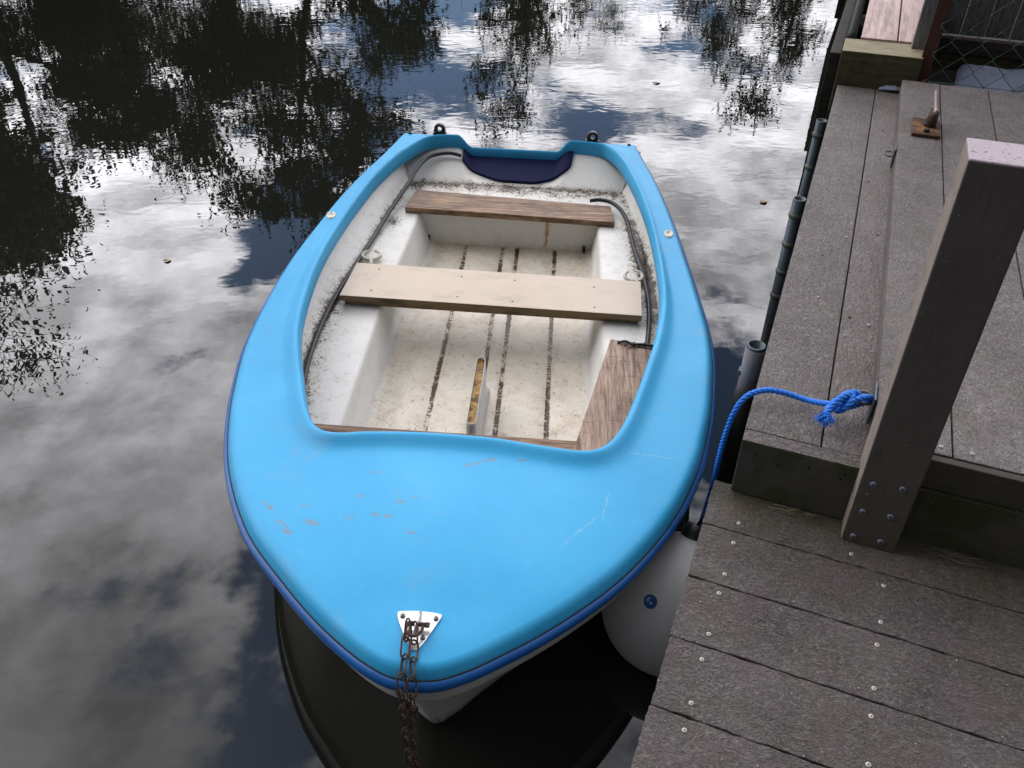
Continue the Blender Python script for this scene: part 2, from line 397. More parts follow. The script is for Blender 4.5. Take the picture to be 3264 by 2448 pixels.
# ---------------------------------------------------------------- mesh helpers
class MB:
    def __init__(s): s.v = []; s.f = []; s.m = []; s.sm = []; s.attr = {}
    def add(s, verts, faces, mi=0, smooth=False):
        o = len(s.v); s.v += [tuple(v) for v in verts]
        for f in faces: s.f.append(tuple(o+i for i in f)); s.m.append(mi); s.sm.append(smooth)
        return s
    def box(s, x0, x1, y0, y1, z0, z1, mi=0, top=None):
        vs = [(x, y, z) for z in (z0, z1) for y in (y0, y1) for x in (x0, x1)]
        fs = [(0, 2, 3, 1), (4, 5, 7, 6), (0, 1, 5, 4), (1, 3, 7, 5), (3, 2, 6, 7), (2, 0, 4, 6)]
        s.add(vs, fs, mi)
        if top is not None: s.m[-5] = top
        return s
    def prism(s, poly, z0, z1, mi=0, smooth=False, M_=None):
        k = len(poly)
        vs = [(x, y, z0) for x, y in poly] + [(x, y, z1) for x, y in poly]
        if M_ is not None: vs = [tuple(M_ @ Vector(v)) for v in vs]
        a = sum(poly[i][0]*poly[(i+1) % k][1]-poly[(i+1) % k][0]*poly[i][1] for i in range(k))
        fs = [tuple(range(k-1, -1, -1)), tuple(range(k, 2*k))] + [(i, (i+1) % k, k+(i+1) % k, k+i) for i in range(k)]
        if a < 0: fs = [f[::-1] for f in fs]
        return s.add(vs, fs, mi, smooth)
    def tube(s, path, r, seg=8, closed=False, mi=0, caps=True):
        P = [Vector(p) for p in path]; k = len(P)
        rr = r if hasattr(r, '__len__') else [r]*k
        T = []
        for i in range(k):
            a = P[(i-1) % k] if (closed or i > 0) else P[i]; c = P[(i+1) % k] if (closed or i < k-1) else P[i]
            T.append((c-a).normalized())
        up = Vector((0, 0, 1)) if abs(T[0].z) < .9 else Vector((1, 0, 0))
        N = (up - T[0]*up.dot(T[0])).normalized(); vs = []
        for i in range(k):
            if i > 0:
                N = (N - T[i]*N.dot(T[i]))
                N = N.normalized() if N.length > 1e-6 else up
            B = T[i].cross(N)
            for j in range(seg):
                a = 2*math.pi*j/seg
                vs.append(tuple(P[i] + (N*math.cos(a)+B*math.sin(a))*rr[i]))
        fs = []
        for i in range(k if closed else k-1):
            i2 = (i+1) % k
            for j in range(seg):
                j2 = (j+1) % seg
                fs.append((i*seg+j, i*seg+j2, i2*seg+j2, i2*seg+j))
        if not closed and caps:
            fs.append(tuple(range(seg-1, -1, -1))); fs.append(tuple((k-1)*seg+j for j in range(seg)))
        return s.add(vs, fs, mi, True)
    def grid(s, rows, mi=0, smooth=True, closed_u=False, flip=False):
        nr, nc = len(rows), len(rows[0]); vs = [p for r in rows for p in r]; fs = []
        for i in range(nr-1 + (1 if closed_u else 0)):
            i2 = (i+1) % nr
            for j in range(nc-1):
                f = (i*nc+j, i*nc+j+1, i2*nc+j+1, i2*nc+j)
                fs.append(f[::-1] if flip else f)
        return s.add(vs, fs, mi, smooth)
    def lathe(s, prof, seg=24, mi=0, c=(0, 0, 0), M_=None):
        rows = []
        for j in range(seg+1):
            a = 2*math.pi*j/seg
            row = [(c[0]+r*math.cos(a), c[1]+r*math.sin(a), c[2]+z) for r, z in prof]
            if M_ is not None: row = [tuple(M_ @ Vector(p)) for p in row]
            rows.append(row)
        return s.grid(rows, mi, True, flip=False)
    def build(s, name, mats, parent=None, bevel=0., off=(0, 0, 0), sub=0, seg=2, fix=True, autosmooth=None):
        me = bpy.data.meshes.new(name)
        me.from_pydata([(v[0]-off[0], v[1]-off[1], v[2]-off[2]) for v in s.v], [], s.f)
        if not isinstance(mats, (list, tuple)): mats = [mats]
        for m in mats: me.materials.append(m)
        me.polygons.foreach_set('material_index', s.m)
        me.polygons.foreach_set('use_smooth', s.sm)
        for k, vals in s.attr.items():
            a = me.attributes.new(k, 'FLOAT', 'POINT'); a.data.foreach_set('value', vals)
        if fix:
            bm = bmesh.new(); bm.from_mesh(me); bmesh.ops.remove_doubles(bm, verts=bm.verts, dist=1e-5)
            bmesh.ops.recalc_face_normals(bm, faces=bm.faces); bm.to_mesh(me); bm.free()
        me.update()
        o = bpy.data.objects.new(name, me); COL.objects.link(o)
        if parent is not None: o.parent = parent
        if bevel:
            md = o.modifiers.new('bevel', 'BEVEL'); md.width = bevel; md.segments = seg; md.limit_method = 'ANGLE'; md.angle_limit = R(35)
            for p in me.polygons: p.use_smooth = False
        if sub:
            md = o.modifiers.new('sub', 'SUBSURF'); md.levels = sub; md.render_levels = sub
        return o
def tag(o, label=None, cat=None, group=None, kind=None):
    if label: o['label'] = label
    if cat: o['category'] = cat
    if group: o['group'] = group
    if kind: o['kind'] = kind
    return o
def copy_tree(o, parent=None):
    c = o.copy(); COL.objects.link(c)
    if parent is not None: c.parent = parent
    for ch in [x for x in bpy.data.objects if x.parent == o]: copy_tree(ch, c)
    return c
def empty(name, mat, base=(0, 0, 0)):
    o = bpy.data.objects.new(name, None); COL.objects.link(o); o.empty_display_size = .05
    o.matrix_world = mat @ Matrix.Translation(base); return o
def place(o, mat, base=(0, 0, 0)):
    o.matrix_world = mat @ Matrix.Translation(base); return o
def catmull(pts, per=6, closed=False):
    P = [np.array(p, float) for p in pts]; k = len(P); out = []
    rng = range(k if closed else k-1)
    for i in rng:
        p0 = P[(i-1) % k] if (closed or i > 0) else 2*P[0]-P[1]
        p1 = P[i]; p2 = P[(i+1) % k]
        p3 = P[(i+2) % k] if (closed or i < k-2) else 2*P[-1]-P[-2]
        for j in range(per):
            t = j/per
            out.append(.5*((2*p1)+(-p0+p2)*t+(2*p0-5*p1+4*p2-p3)*t*t+(-p0+3*p1-3*p2+p3)*t**3))
    if not closed: out.append(P[-1])
    return out
def smooth01(x, a, b):
    t = min(1, max(0, (x-a)/(b-a))); return t*t*(3-2*t)
rnd = random.Random(7)

# frames: the jetty (x across to the right, y away along its edge) and the boat
O = (0.4593, 1.3069, 0)
JET = Matrix.Translation(O) @ Matrix.Rotation(R(-22), 4, 'Z')
th, heel = R(3.7), R(-1.6)
ax = Vector((math.sin(th), math.cos(th), 0)); lx = Vector((math.cos(th), -math.sin(th), 0))
Xb = lx*math.cos(heel) + Vector((0, 0, 1))*math.sin(heel); Zb = Xb.cross(ax)
BOAT = Matrix(((Xb.x, ax.x, Zb.x, -.155), (Xb.y, ax.y, Zb.y, .80), (Xb.z, ax.z, Zb.z, 0), (0, 0, 0, 1)))

# ================================================================ SETTING
mb = MB(); mb.add([(-120, -60, 0), (120, -60, 0), (120, 140, 0), (-120, 140, 0)], [(0, 1, 2, 3)])
tag(mb.build('water', M['water'], fix=False), kind='structure')
def bank():
    m = MB(); rows = []
    for i in range(61):
        x = -60+2*i; row = []
        for j, (dy, z) in enumerate([(0, -.3), (.4, .15), (1.2, .5), (4, .9), (12, 1.2), (100, 1.6)]):
            row.append((x, 16.5 + 1.2*math.sin(x*.21) + .5*math.sin(x*.7) + dy, z + (.1*math.sin(x*1.3+j) if j else 0)))
        rows.append(row)
    m.grid(rows); tag(m.build('far_bank', M['grass']), kind='structure')
bank()
m = MB(); rows = []
for i in range(13):
    rows.append([(.36+.5*i, 2.44+.35*j, .32+.015*math.sin(i*2.1+j*1.7)) for j in range(18)])
m.grid(rows); o = m.build('ground', M['earth']); place(o, JET); tag(o, kind='structure')

# ---------------------------------------------------------------- trees across the river
def tree_meshes(seed, h, spread, nleaf, drop, leaf=.08, clump_n=70):
    r = random.Random(seed)
    tr = MB(); tips = []
    def limb(p, d, L, rad, depth):
        pts = [p]; k = 7; rr = [rad]
        for i in range(k):
            d = (d + Vector((r.uniform(-.18, .18), r.uniform(-.18, .18), r.uniform(-.05, .12)))).normalized()
            p = p + d*(L/k); pts.append(p); rr.append(rad*(1-.75*(i+1)/k))
            if depth < 3 and i >= 1 and r.random() < (.95 if depth == 0 else .7):
                a = r.uniform(0, 6.283); dd = (d*.55 + Vector((math.cos(a), math.sin(a), r.uniform(-.1, .5)))).normalized()
                limb(p, dd, L*(.5 if depth == 0 else .55)*(1-.35*i/k), rr[-1]*.7, depth+1)
            if depth >= 1: tips.append((p.copy(), rr[-1]))
        tr.tube([tuple(q) for q in pts], [max(.006, q) for q in rr], 6 if depth < 2 else 4)
    limb(Vector((0, 0, -.2)), Vector((r.uniform(-.1, .1), 0, 1)).normalized(), h*.93, h*.022, 0)
    cr = MB(); V = []; F = []
    cl = []
    for _ in range(clump_n):
        q = r.choice(tips)[0]
        cl.append((q + Vector((r.gauss(0, .3), r.gauss(0, .3), r.gauss(0, .25))), r.uniform(.28, .75)*spread))
    def leafq(c, s):
        a = Vector((r.gauss(0, 1), r.gauss(0, 1), r.gauss(0, 1))).normalized(); b_ = a.orthogonal().normalized()
        a *= s*.5; b_ *= s*r.uniform(.9, 1.5)
        o_ = len(V); V.extend([tuple(c-a), tuple(c-b_*.9), tuple(c+a), tuple(c+b_)]); F.append((o_, o_+1, o_+2, o_+3))
    for i in range(nleaf):
        c, rad = r.choice(cl); v = Vector((r.gauss(0, 1), r.gauss(0, 1), r.gauss(0, .8)))
        leafq(c + v*rad*.55, leaf*r.uniform(.6, 1.3))
    for i in range(drop):      # hanging sprays at the crown's rim
        c, rad = r.choice(cl); L = r.uniform(.3, 1.0)
        a = r.uniform(0, 6.28); c = c + Vector((math.cos(a), math.sin(a), 0))*rad*.9
        up = r.choice((-1, 1, 1)); lean = Vector((r.uniform(-.4, .4), r.uniform(-.4, .4), up)).normalized()
        for k in range(int(L/.045)): leafq(c + lean*(k*.045) + Vector((r.gauss(0, .025), r.gauss(0, .025), 0)), leaf*.75)
    cr.add(V, F)
    return tr, cr
def make_tree(name, seed, h, spread, nleaf, drop, **kw):
    tr, cr = tree_meshes(seed, h, spread, nleaf, drop, **kw)
    root = empty(name, Matrix())
    tr.build('trunk', M['bark'], root, fix=False); cr.build('crown', M['foliage'], root, fix=False)
    return root
dense = make_tree('broadleaf_tree', 3, 8.0, 1.05, 15000, 260, clump_n=120)
dense2 = make_tree('broadleaf_tree', 11, 7.6, 1.05, 15000, 260, clump_n=130)
sparse = make_tree('sparse_tree', 5, 7.0, .8, 3600, 130, clump_n=60)
def put(src, first, az, d, h, base_h, rot, label, cat='tree'):
    o = src if first else copy_tree(src)
    o.location = (d*math.sin(R(az)), d*math.cos(R(az)), .6)
    o.rotation_euler = (0, 0, R(rot)); s_ = h/base_h; o.scale = (s_*1.05, s_*1.05, s_)
    tag(o, label, cat, 'trees on the far bank mirrored in the river'); return o
TREES = [
 (dense, -47, 20, 6.2, 8.0, 20, 'tall dense leafy tree mirrored at the left border of the water, nearest the lower left'),
 (dense2, -38, 19, 7.5, 7.6, 100, 'tallest broad leafy tree whose dark mirror image reaches lowest on the left water'),
 (dense, -31.5, 19.5, 6.9, 8.0, 200, 'tall leafy tree with ragged hanging sprays mirrored just right of the lowest dark reflection'),
 (sparse, -26, 20, 5.4, 7.0, 40, 'thin leaved tree mirrored in the notch between the two large dark reflections'),
 (dense2, -18.5, 20, 5.6, 7.6, 250, 'rounded leafy tree mirrored left of the boat stern, left half of that dark mass'),
 (dense, -12.0, 20, 6.0, 8.0, 310, 'dense dark leafy tree mirrored directly beyond the left stern corner of the boat'),
 (sparse, -6.5, 22, 3.9, 7.0, 120, 'small thin tree mirrored against the blue patch of water at the top'),
 (sparse, 2.0, 23, 4.8, 7.0, 200, 'narrow tree mirrored straight behind the transom notch'),
 (dense2, 6.0, 25, 3.4, 7.6, 30, 'leafy tree mirrored at the top edge, right of the boat centre'),
 (sparse, 11.0, 22, 3.2, 7.0, 290, 'bare looking tree mirrored in the bright water right of centre'),
 (sparse, 15.0, 22, 3.2, 7.0, 70, 'spindly tree mirrored between the bare looking tree and the jetty'),
 (sparse, 19.5, 22, 4.2, 7.0, 160, 'thin tree mirrored close beside the timber walkway'),
 (sparse, 24.0, 27, 3.6, 8.0, 130, 'leafy tree mirrored behind the timber walkway at upper right'),
 (dense2, -25, 27, 5.8, 7.6, 300, 'leafy tree standing behind the others, seen mirrored between the two dark masses'),
 (dense2, -43, 24, 5.6, 7.6, 60, 'low leafy tree filling under the tall ones, mirrored in the top left corner'),
 (dense, -33.5, 24, 5.4, 8.0, 250, 'low leafy tree mirrored at the top edge left of the boat, second from the corner'),
 (dense2, -28, 24, 5.0, 7.6, 190, 'low leafy tree mirrored at the top edge, third from the upper left corner'),
 (dense, -20, 25, 4.8, 8.0, 80, 'low leafy tree mirrored at the top edge above the rounded dark mass'),
 (sparse, -1.5, 27, 4.2, 7.0, 330, 'thin tree mirrored in the blue sky patch at the top centre'),
]
seen = set()
for (src, az, d, h, bh, rot, lab) in TREES:
    put(src, src.name not in seen, az, d, h, bh, rot, lab); seen.add(src.name)

# ================================================================ LOWER JETTY
Z1, Z2, Z3 = .40, .553, .62
lower = empty('lower_jetty', JET, (0, 0, 0))
tag(lower, 'lower jetty platform of dark grained grey plastic boards screwed down beside the bow', 'jetty')
def screw_mesh(r_, mat, head='cross', dome=.0012):
    m_ = MB(); m_.lathe([(0.0001, dome), (r_*.9, dome), (r_*.98, dome*.6), (r_, 0), (r_, -.002)], 16, 0)
    if head == 'cross':
        w = r_*.10; l_ = r_*.46
        m_.box(-l_, l_, -w, w, dome*.5, dome+.0003, 1); m_.box(-w, w, -l_, l_, dome*.5, dome+.00035, 1)
    elif head == 'slot':
        m_.box(-r_*.85, r_*.85, -r_*.13, r_*.13, dome*.3, dome+.0003, 1)
    me = m_.build('screw', [mat, M['slot']], fix=False)
    bpy.data.objects.remove(me, do_unlink=False) if False else None
    return me
def screw_at(proto, parent, loc, rot=(0, 0, 0), first=False):
    o = proto if first else proto.copy()
    if not first: COL.objects.link(o)
    o.parent = parent; o.location = loc; o.rotation_euler = rot; return o
scr_deck = screw_mesh(.0044, M['deckscrew']); used = {'d': False, 'b': False}
SCR = {0: [(.072, -.114), (.30, -.112)], 1: [(.071, -.173), (.069, -.261), (.365, -.172), (.363, -.264)],
       2: [(.067, -.312), (.067, -.412), (.359, -.319), (.358, -.414)], 3: [(.066, -.47), (.066, -.562), (.356, -.471), (.356, -.561)],
       4: [(.066, -.615), (.356, -.62)], 5: []}
for i in range(6):
    y1 = .010 - .15*i if i else 0.0; y0 = -.14-.15*i
    if i: y1 = -.14-.15*(i-1)
    mbx = MB(); g2 = .0015
    # board with a slightly ragged edge: subdivided top outline
    L0, L1 = 0.0 + rnd.uniform(-.002, .002), 2.6
    N = 130
    xs = [L0 + (L1-L0)*(k/N)**1.3 for k in range(N+1)]
    wob = [.0007*math.sin(x*31+i*2)+.0007*math.sin(x*83+i) for x in xs]
    jag0 = [rnd.uniform(-.0011, .0011)+w for w in wob]; jag1 = [rnd.uniform(-.0011, .0011)-w*.5 for w in wob]
    poly = [(x, y0+g2+j) for x, j in zip(xs, jag0)] + [(x, y1-g2+j) for x, j in zip(xs[::-1], jag1)]
    left = [(L0+rnd.uniform(-.0012, .0012), y1-g2-(y1-y0-2*g2)*k/14) for k in range(1, 14)]
    poly += left
    mbx.prism(poly, Z1-.04, Z1 - rnd.uniform(0, .0008))
    bd = mbx.build('deck_board', M['board'], lower, bevel=.0018)
    for (x, y) in SCR[i]:
        screw_at(scr_deck, bd, (x, y, Z1), (0, 0, rnd.uniform(0, 3)), not used['d']); used['d'] = True
for yy in (-.9, -.45, -.06):
    MB().box(.02, 2.6, yy-.025, yy+.025, Z1-.19, Z1-.041).build('joist', M['darkwood'], lower)
for (x, y) in ((.3, -.75), (.3, .18), (1.4, -.4)):
    m_ = MB(); m_.tube([(x, y, -.8), (x, y, Z1-.041)], .06, 16); m_.build('pile', M['sleeve'], lower)

# ================================================================ UPPER PLATFORM
up = empty('upper_jetty', JET, (.038, 0, Z2))
tag(up, 'raised upper jetty platform of grey grained boards with two step levels and dark front fascia', 'jetty')
ub = (.038, 0, Z2)
def board(x0, x1, y0, y1, z0, z1, mat, name='deck_board', bev=.002, parent=up, off=ub):
    m_ = MB(); m_.box(x0, x1, y0, y1, z0, z1)
    return m_.build(name, mat, parent, bevel=bev, off=off)
b1 = board(.038, .1925, .0165, 2.44, Z2-.04, Z2, M['bench'])
b2 = board(.196, .2895, .0165, 2.44, Z2-.04, Z2-.001, M['bench2'])
tag(b2, 'narrow smooth brown board beside the step')
board(.038, .2755, -.024, .0135, Z1+.002, Z2-.002, [M['fascia']], 'front_fascia', .002)
# pale top of the fascia board
board(.0385, .2753, -.0235, .013, Z2-.0018, Z2+.0006, M['kerbboard'], 'fascia_top', .0006)
board(.042, .07, .02, 2.43, .30, Z2-.042, M['darkwood'], 'edge_beam', .002)
# step riser and right deck boards
board(.284, .2925, .014, 2.40, Z2+.0005, Z3-.0335, M['kerbboard'], 'step_riser', .001)
xs = [.2815, .4265, .6045, .756, .908, 1.06, 1.212, 1.364]
YF = 2.385
for k in range(7):
    bb = board(xs[k]+.0018, xs[k+1]-.0018, -.002, YF-.02*k*.15, Z3-.033, Z3-rnd.uniform(0, .0008), M['bench'])
    if k == 0: first_rd = bb
    if k == 1: second_rd = bb
screw_at(scr_deck, first_rd, (.405-ub[0], .022, Z3-ub[2]+.0004), (0, 0, .5)); screw_at(scr_deck, second_rd, (.461-ub[0], .022, Z3-ub[2]+.0004), (0, 0, 1.1))
board(.382, 2.2, -.022, -.0035, Z3-.075, Z3-.003, M['fascia'], 'upper_fascia', .002)
board(.382, 2.2, -.027, -.005, Z1+.002, Z3-.077, M['fascia'], 'lower_fascia', .002)
# screws of the bench boards (dark, sunk)
scr_dark = screw_mesh(.0035, M['slot'], None, .0003)
fd = True
for (x, y) in ((.215, .55), (.262, 1.05), (.12, 1.42), (.215, 1.44), (.10, 1.9), (.24, 1.95), (.12, .86)):
    screw_at(scr_dark, b1 if x < .19 else b2, (x-ub[0], y, .0004), (0, 0, 0), fd); fd = False
for (x, z) in ((.07, -.03), (.12, -.045), (.18, -.03), (.245, -.04), (.25, -.025)):
    screw_at(scr_dark, up, (x-ub[0], -.0243, z), (R(90), 0, 0))

# ================================================================ POST
pb = (.276, -.18, Z1)
post = empty('timber_post', JET, (.276, -.079, Z1)); tag(post, 'square dark brown post with pale pitted top, bolted against the jetty step', 'post')
m_ = MB(); lean = -.018; k = 14
sec = [(0, 0), (.1045, 0), (.1045, .0935), (0, .0935)]
rows = []
for i in range(k+1):
    z = .826*i/k; rows.append([(x+lean*i/k, y, z) for x, y in sec])
vs = [p for r_ in rows for p in r_]; fs = []
for i in range(k):
    for j in range(4): fs.append((i*4+j, i*4+(j+1) % 4, (i+1)*4+(j+1) % 4, (i+1)*4+j))
fs += [(3, 2, 1, 0), (k*4, k*4+1, k*4+2, k*4+3)]
m_.add(vs, fs)
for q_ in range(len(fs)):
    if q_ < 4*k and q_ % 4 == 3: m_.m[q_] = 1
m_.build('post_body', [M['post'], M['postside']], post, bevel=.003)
scr_post = screw_mesh(.0065, M['bluescrew'], 'cross', .0025); fp = True
for (x, z) in ((.026, .170), (.078, .176), (.026, .093), (.077, .098), (.026, .020), (.078, .024)):
    screw_at(scr_post, post, (x-.005, -.0004, z), (R(90), 0, 0), fp); fp = False

# ================================================================ TUBE PILES beside the edge
def pile(x, y, ztop, r_, label, wrap=False, rings=(.06, .20, .34)):
    root = empty('scaffold_pile', JET, (x, y, -.8)); tag(root, label, 'pile', 'steel tube piles along the jetty edge')
    H = ztop+.8
    m_ = MB(); rows = []
    for j in range(21):
        a = 2*math.pi*j/20; c, s_ = math.cos(a), math.sin(a)
        rows.append([(c*r_, s_*r_, 0), (c*r_, s_*r_, H-.001), (c*(r_-.001), s_*(r_-.001), H), (c*(r_-.004), s_*(r_-.004), H), (c*(r_-.0045), s_*(r_-.0045), H-.25)])
    m_.grid(rows); m_.build('tube', M['galv'], root)
    if wrap:
        m_ = MB(); m_.lathe([(r_+.001, H-.15), (r_+.003, H-.148), (r_+.0035, H-.01), (r_+.002, H-.008)], 20); m_.build('wrap', M['wrap'], root)
        m_ = MB(); m_.lathe([(r_+.002, 0), (r_+.006, .02), (r_+.006, H-.152), (r_+.001, H-.150)], 20); m_.build('sleeve', M['sleeve'], root)
        m_ = MB(); m_.box(-r_-.008, -r_+.02, -.012, .012, H-.10, H-.085); m_.build('clip', M['galvedge'], root, bevel=.002)
    else:
        for q in rings:
            m_ = MB(); zz = H-q
            m_.lathe([(r_, zz-.010), (r_+.003, zz-.007), (r_+.004, zz), (r_+.003, zz+.007), (r_, zz+.010)], 20)
            m_.build('coupler', M['galvedge'], root)
    return root
pile(.0135, 2.13, .50, .022, 'thin galvanised tube pile with ring couplers, farthest along the jetty edge')
pile(.0145, 1.34, .50, .022, 'thin galvanised tube pile with ring couplers, middle one of the three', rings=(.06, .17, .28, .38))
pile(.010, .455, .475, .024, 'tube pile with mauve wrap and black sleeve, nearest the blue rope', wrap=True)

# ================================================================ TIMBER BLOCK, WALKWAY, FENCE
tb = (.022, 2.455, Z2-.12)
o = MB(); o.box(.022, .345, 2.455, 2.655, Z2-.12, .692)
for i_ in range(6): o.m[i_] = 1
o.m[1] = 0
o = o.build('timber_sleeper', [M['sleeper'], M['sleeperf']], None, bevel=.004, off=tb); place(o, JET, tb)
tag(o, 'squat green stained timber sleeper across the far end of the bench boards', 'timber')
wb = (.08, 2.66, .66)
wk = empty('pink_walkway', JET, wb); tag(wk, 'pink stained timber boards running away behind the green sleeper', 'walkway')
for (x0, x1) in ((.085, .233), (.239, .40)):
    board(x0, x1, 2.66, 9.5, .66, .70, M['pine'], 'walkway_board', .003, wk, wb)
board(.02, .06, 2.66, 9.5, .30, .64, M['darkwood'], 'edge_beam', .003, wk, wb)
m_ = MB(); m_.tube([(.045-wb[0], .02, .03), (.045-wb[0], 6.8, .03)], .022, 12); m_.build('edge_pipe', M['rubber'], wk)
for y in (3.2, 5.2, 7.5):
    m_ = MB(); m_.tube([(.12-wb[0], y-wb[1], -1.4), (.12-wb[0], y-wb[1], 0)], .06, 12); m_.build('leg', M['darkwood'], wk)
board(-.03, .018, 2.75, 9.4, .02, .60, M['darkwood'], 'added_dark_panel', .003, wk, wb)  # dark panel added to close the bright gap in the water's reflection
# side screen beyond the frame whose mirror image darkens the water by the edge
sb = (-.11, 5.45, 0)
sc_ = empty('side_screen', JET, sb); tag(sc_, 'dark close boarded screen beside the walkway, seen mirrored along the jetty edge', 'screen')
for k in range(12):
    board(-.12, -.09, 5.45+.3*k, 5.45+.3*k+.296, .12, .90+.006*math.sin(k*9), M['darkwood'], 'screen_board', .002, sc_, sb)
gp = (.292, 2.60, .692)
o = MB().box(.292, .372, 2.585, 2.645, .692, 1.9).build('grey_fence_post', M['greywood'], None, bevel=.003, off=gp); place(o, JET, gp)
tag(o, 'square grey weathered wooden post standing on the green sleeper', 'post')
# rust angle iron + chain link
fb = (.335, 2.47, .33)
cf = empty('chain_link_fence', JET, fb); tag(cf, 'green wire chain link fence on a rusty angle iron post at upper right', 'fence')
m_ = MB(); m_.box(.335, .380, 2.470, 2.475, .33, 2.0); m_.box(.380, .385, 2.470, 2.515, .33, 2.0); m_.build('angle_post', M['angle'], cf, bevel=.001, off=fb)
m_ = MB(); m_.tube([(.372, 2.462, .60), (.372, 2.455, .60)], .011, 6); m_.build('bolt', M['rustplate'], cf, off=fb)
tag(cf.children[0] if cf.children else None) if False else None
def wires():
    m_ = MB(); a = .056; X0, X1, Zb_, Zt = .400, 1.6, .60, 1.75; y = 2.455; b_ = a*1.8
    # zig-zag strands interlocked: each strand drops by half cells
    ncol = int((X1-X0)/(a))
    for c in range(ncol+1):
        x = X0 + c*a; pts = []; k = 0; z = Zb_
        while z < Zt:
            xx = x + (a/2+.002 if (k+c) % 2 else -a/2-.002)
            pts.append((xx, y + (.003 if (k+c) % 2 else -.003), z)); pts.append((xx, y - (.002 if (k+c) % 2 else -.002), z+.004)); z += b_*.55; k += 1
        m_.tube(pts, .0014, 5)
    return m_
wires().build('wire_mesh', M['wire'], cf, off=fb)
m_ = MB(); m_.tube([(.385, 2.455, .605), (1.6, 2.455, .605)], .0016, 5); m_.build('bottom_wire', M['wire'], cf, off=fb)
fw = (.36, 3.75, .32)
bf = empty('board_fence', JET, fw); tag(bf, 'old grey vertical board fence standing behind the chain link wire', 'fence')
x = .38; k = 0
while x < 2.4:
    w_ = rnd.choice((.09, .12, .10)); board(x, x+w_-.004, 3.77+(k % 2)*.006, 3.79+(k % 2)*.006, .485, 2.2, M['fenceboard'], 'fence_board', .002, bf, fw); x += w_; k += 1
board(.36, 2.4, 3.70, 3.76, .405, .48, M['darkwood'], 'gravel_board', .003, bf, fw)
board(.36, 2.4, 3.71, 3.765, .32, .403, M['sleeperf'], 'lower_rail', .003, bf, fw)
def sheet(name, pts, z, h, label, mat=M['sheet']):
    # crumpled sheet with real thickness from an outline
    cx_ = sum(p[0] for p in pts)/len(pts); cy_ = sum(p[1] for p in pts)/len(pts)
    out = [np.array(p) for p in catmull([(*p, 0) for p in pts], 3, True)]
    m2 = MB(); rings = []
    for s_ in (1., .8, .6, .4, .2, .02):
        rings.append([(cx_+(p[0]-cx_)*s_, cy_+(p[1]-cy_)*s_, z + h*(.5+.5*math.sin(p[0]*23*s_+p[1]*9)*math.cos(p[1]*17*s_))) for p in out])
    rings = [r_ + [r_[0]] for r_ in rings]
    m2.grid(rings); ob = m2.build(name, mat, None, off=(cx_, cy_, z)); place(ob, JET, (cx_, cy_, z))
    md = ob.modifiers.new('th', 'SOLIDIFY'); md.thickness = .003
    tag(ob, label, 'plastic sheet', 'plastic sheets on the ground behind the jetty'); return ob
sheet('plastic_sheet', [(.50, 2.86), (.57, 3.23), (.60, 3.54), (.655, 3.59), (.72, 3.53), (.91, 3.61), (1.25, 3.6), (1.5, 3.5), (1.5, 2.9), (1.0, 2.75), (.7, 2.75)], .37, .04, 'larger lilac grey plastic sheet lying behind the wire mesh')
sheet('plastic_sheet', [(.203, 2.425), (.24, 2.418), (.282, 2.412), (.283, 2.450), (.24, 2.452), (.212, 2.452)], .558, .022, 'small lilac plastic sheet corner poking out at the foot of the green sleeper')

# ================================================================ CLEAT
cb = (.33, 1.72, Z3)
cl = empty('mooring_cleat', JET, cb); tag(cl, 'rusty steel mooring cleat with round bar on a square plate', 'cleat')
board(.325, .418, 1.735, 1.905, Z3+.001, Z3+.012, M['rustplate'], 'base_plate', .002, cl, cb)
m_ = MB(); m_.tube([(.383-cb[0], 1.825-cb[1], .012), (.385-cb[0], 1.835-cb[1], .040), (.388-cb[0], 1.85-cb[1], .068)], [.021, .018, .016], 14); m_.build('stem', M['rust'], cl)
m_ = MB(); m_.tube([(.386-cb[0], 1.775-cb[1], .074), (.386-cb[0], 1.775+.02-cb[1], .075), (.386-cb[0], 1.985-cb[1], .082)], .0105, 14); m_.build('bar', M['rustbar'], cl)
m_ = MB(); m_.tube([(.372-cb[0], 1.765-cb[1], .012), (.372-cb[0], 1.765-cb[1], .021)], .010, 6); m_.build('bolt', M['slot'], cl)

# ================================================================ RING PLATES on the riser
def ring_plate(y, label, big=1.):
    base = (.2805, y, Z2+.03)
    r_ = empty('ring_plate', JET, base); tag(r_, label, 'mooring ring', 'steel ring plates on the step riser')
    m_ = MB(); m_.box(-.004, 0, -.032*big, .036*big, -.026, .040); m_.build('plate', M['galv'], r_, bevel=.0015)
    m_ = MB(); pts = []
    for j in range(18):
        a = math.pi*2*j/18; pts.append((-.020*big + .019*big*math.cos(a), .006+.019*big*math.sin(a)*.9, .012+.004*math.sin(a)))
    m_.tube(pts, .0032*big, 8, True); m_.build('ring', M['galvedge'], r_)
    return r_
ring_plate(.155, 'galvanised ring plate with the blue rope knotted through it')
ring_plate(1.60, 'small empty galvanised ring plate on the step riser near the rusty cleat', .8)

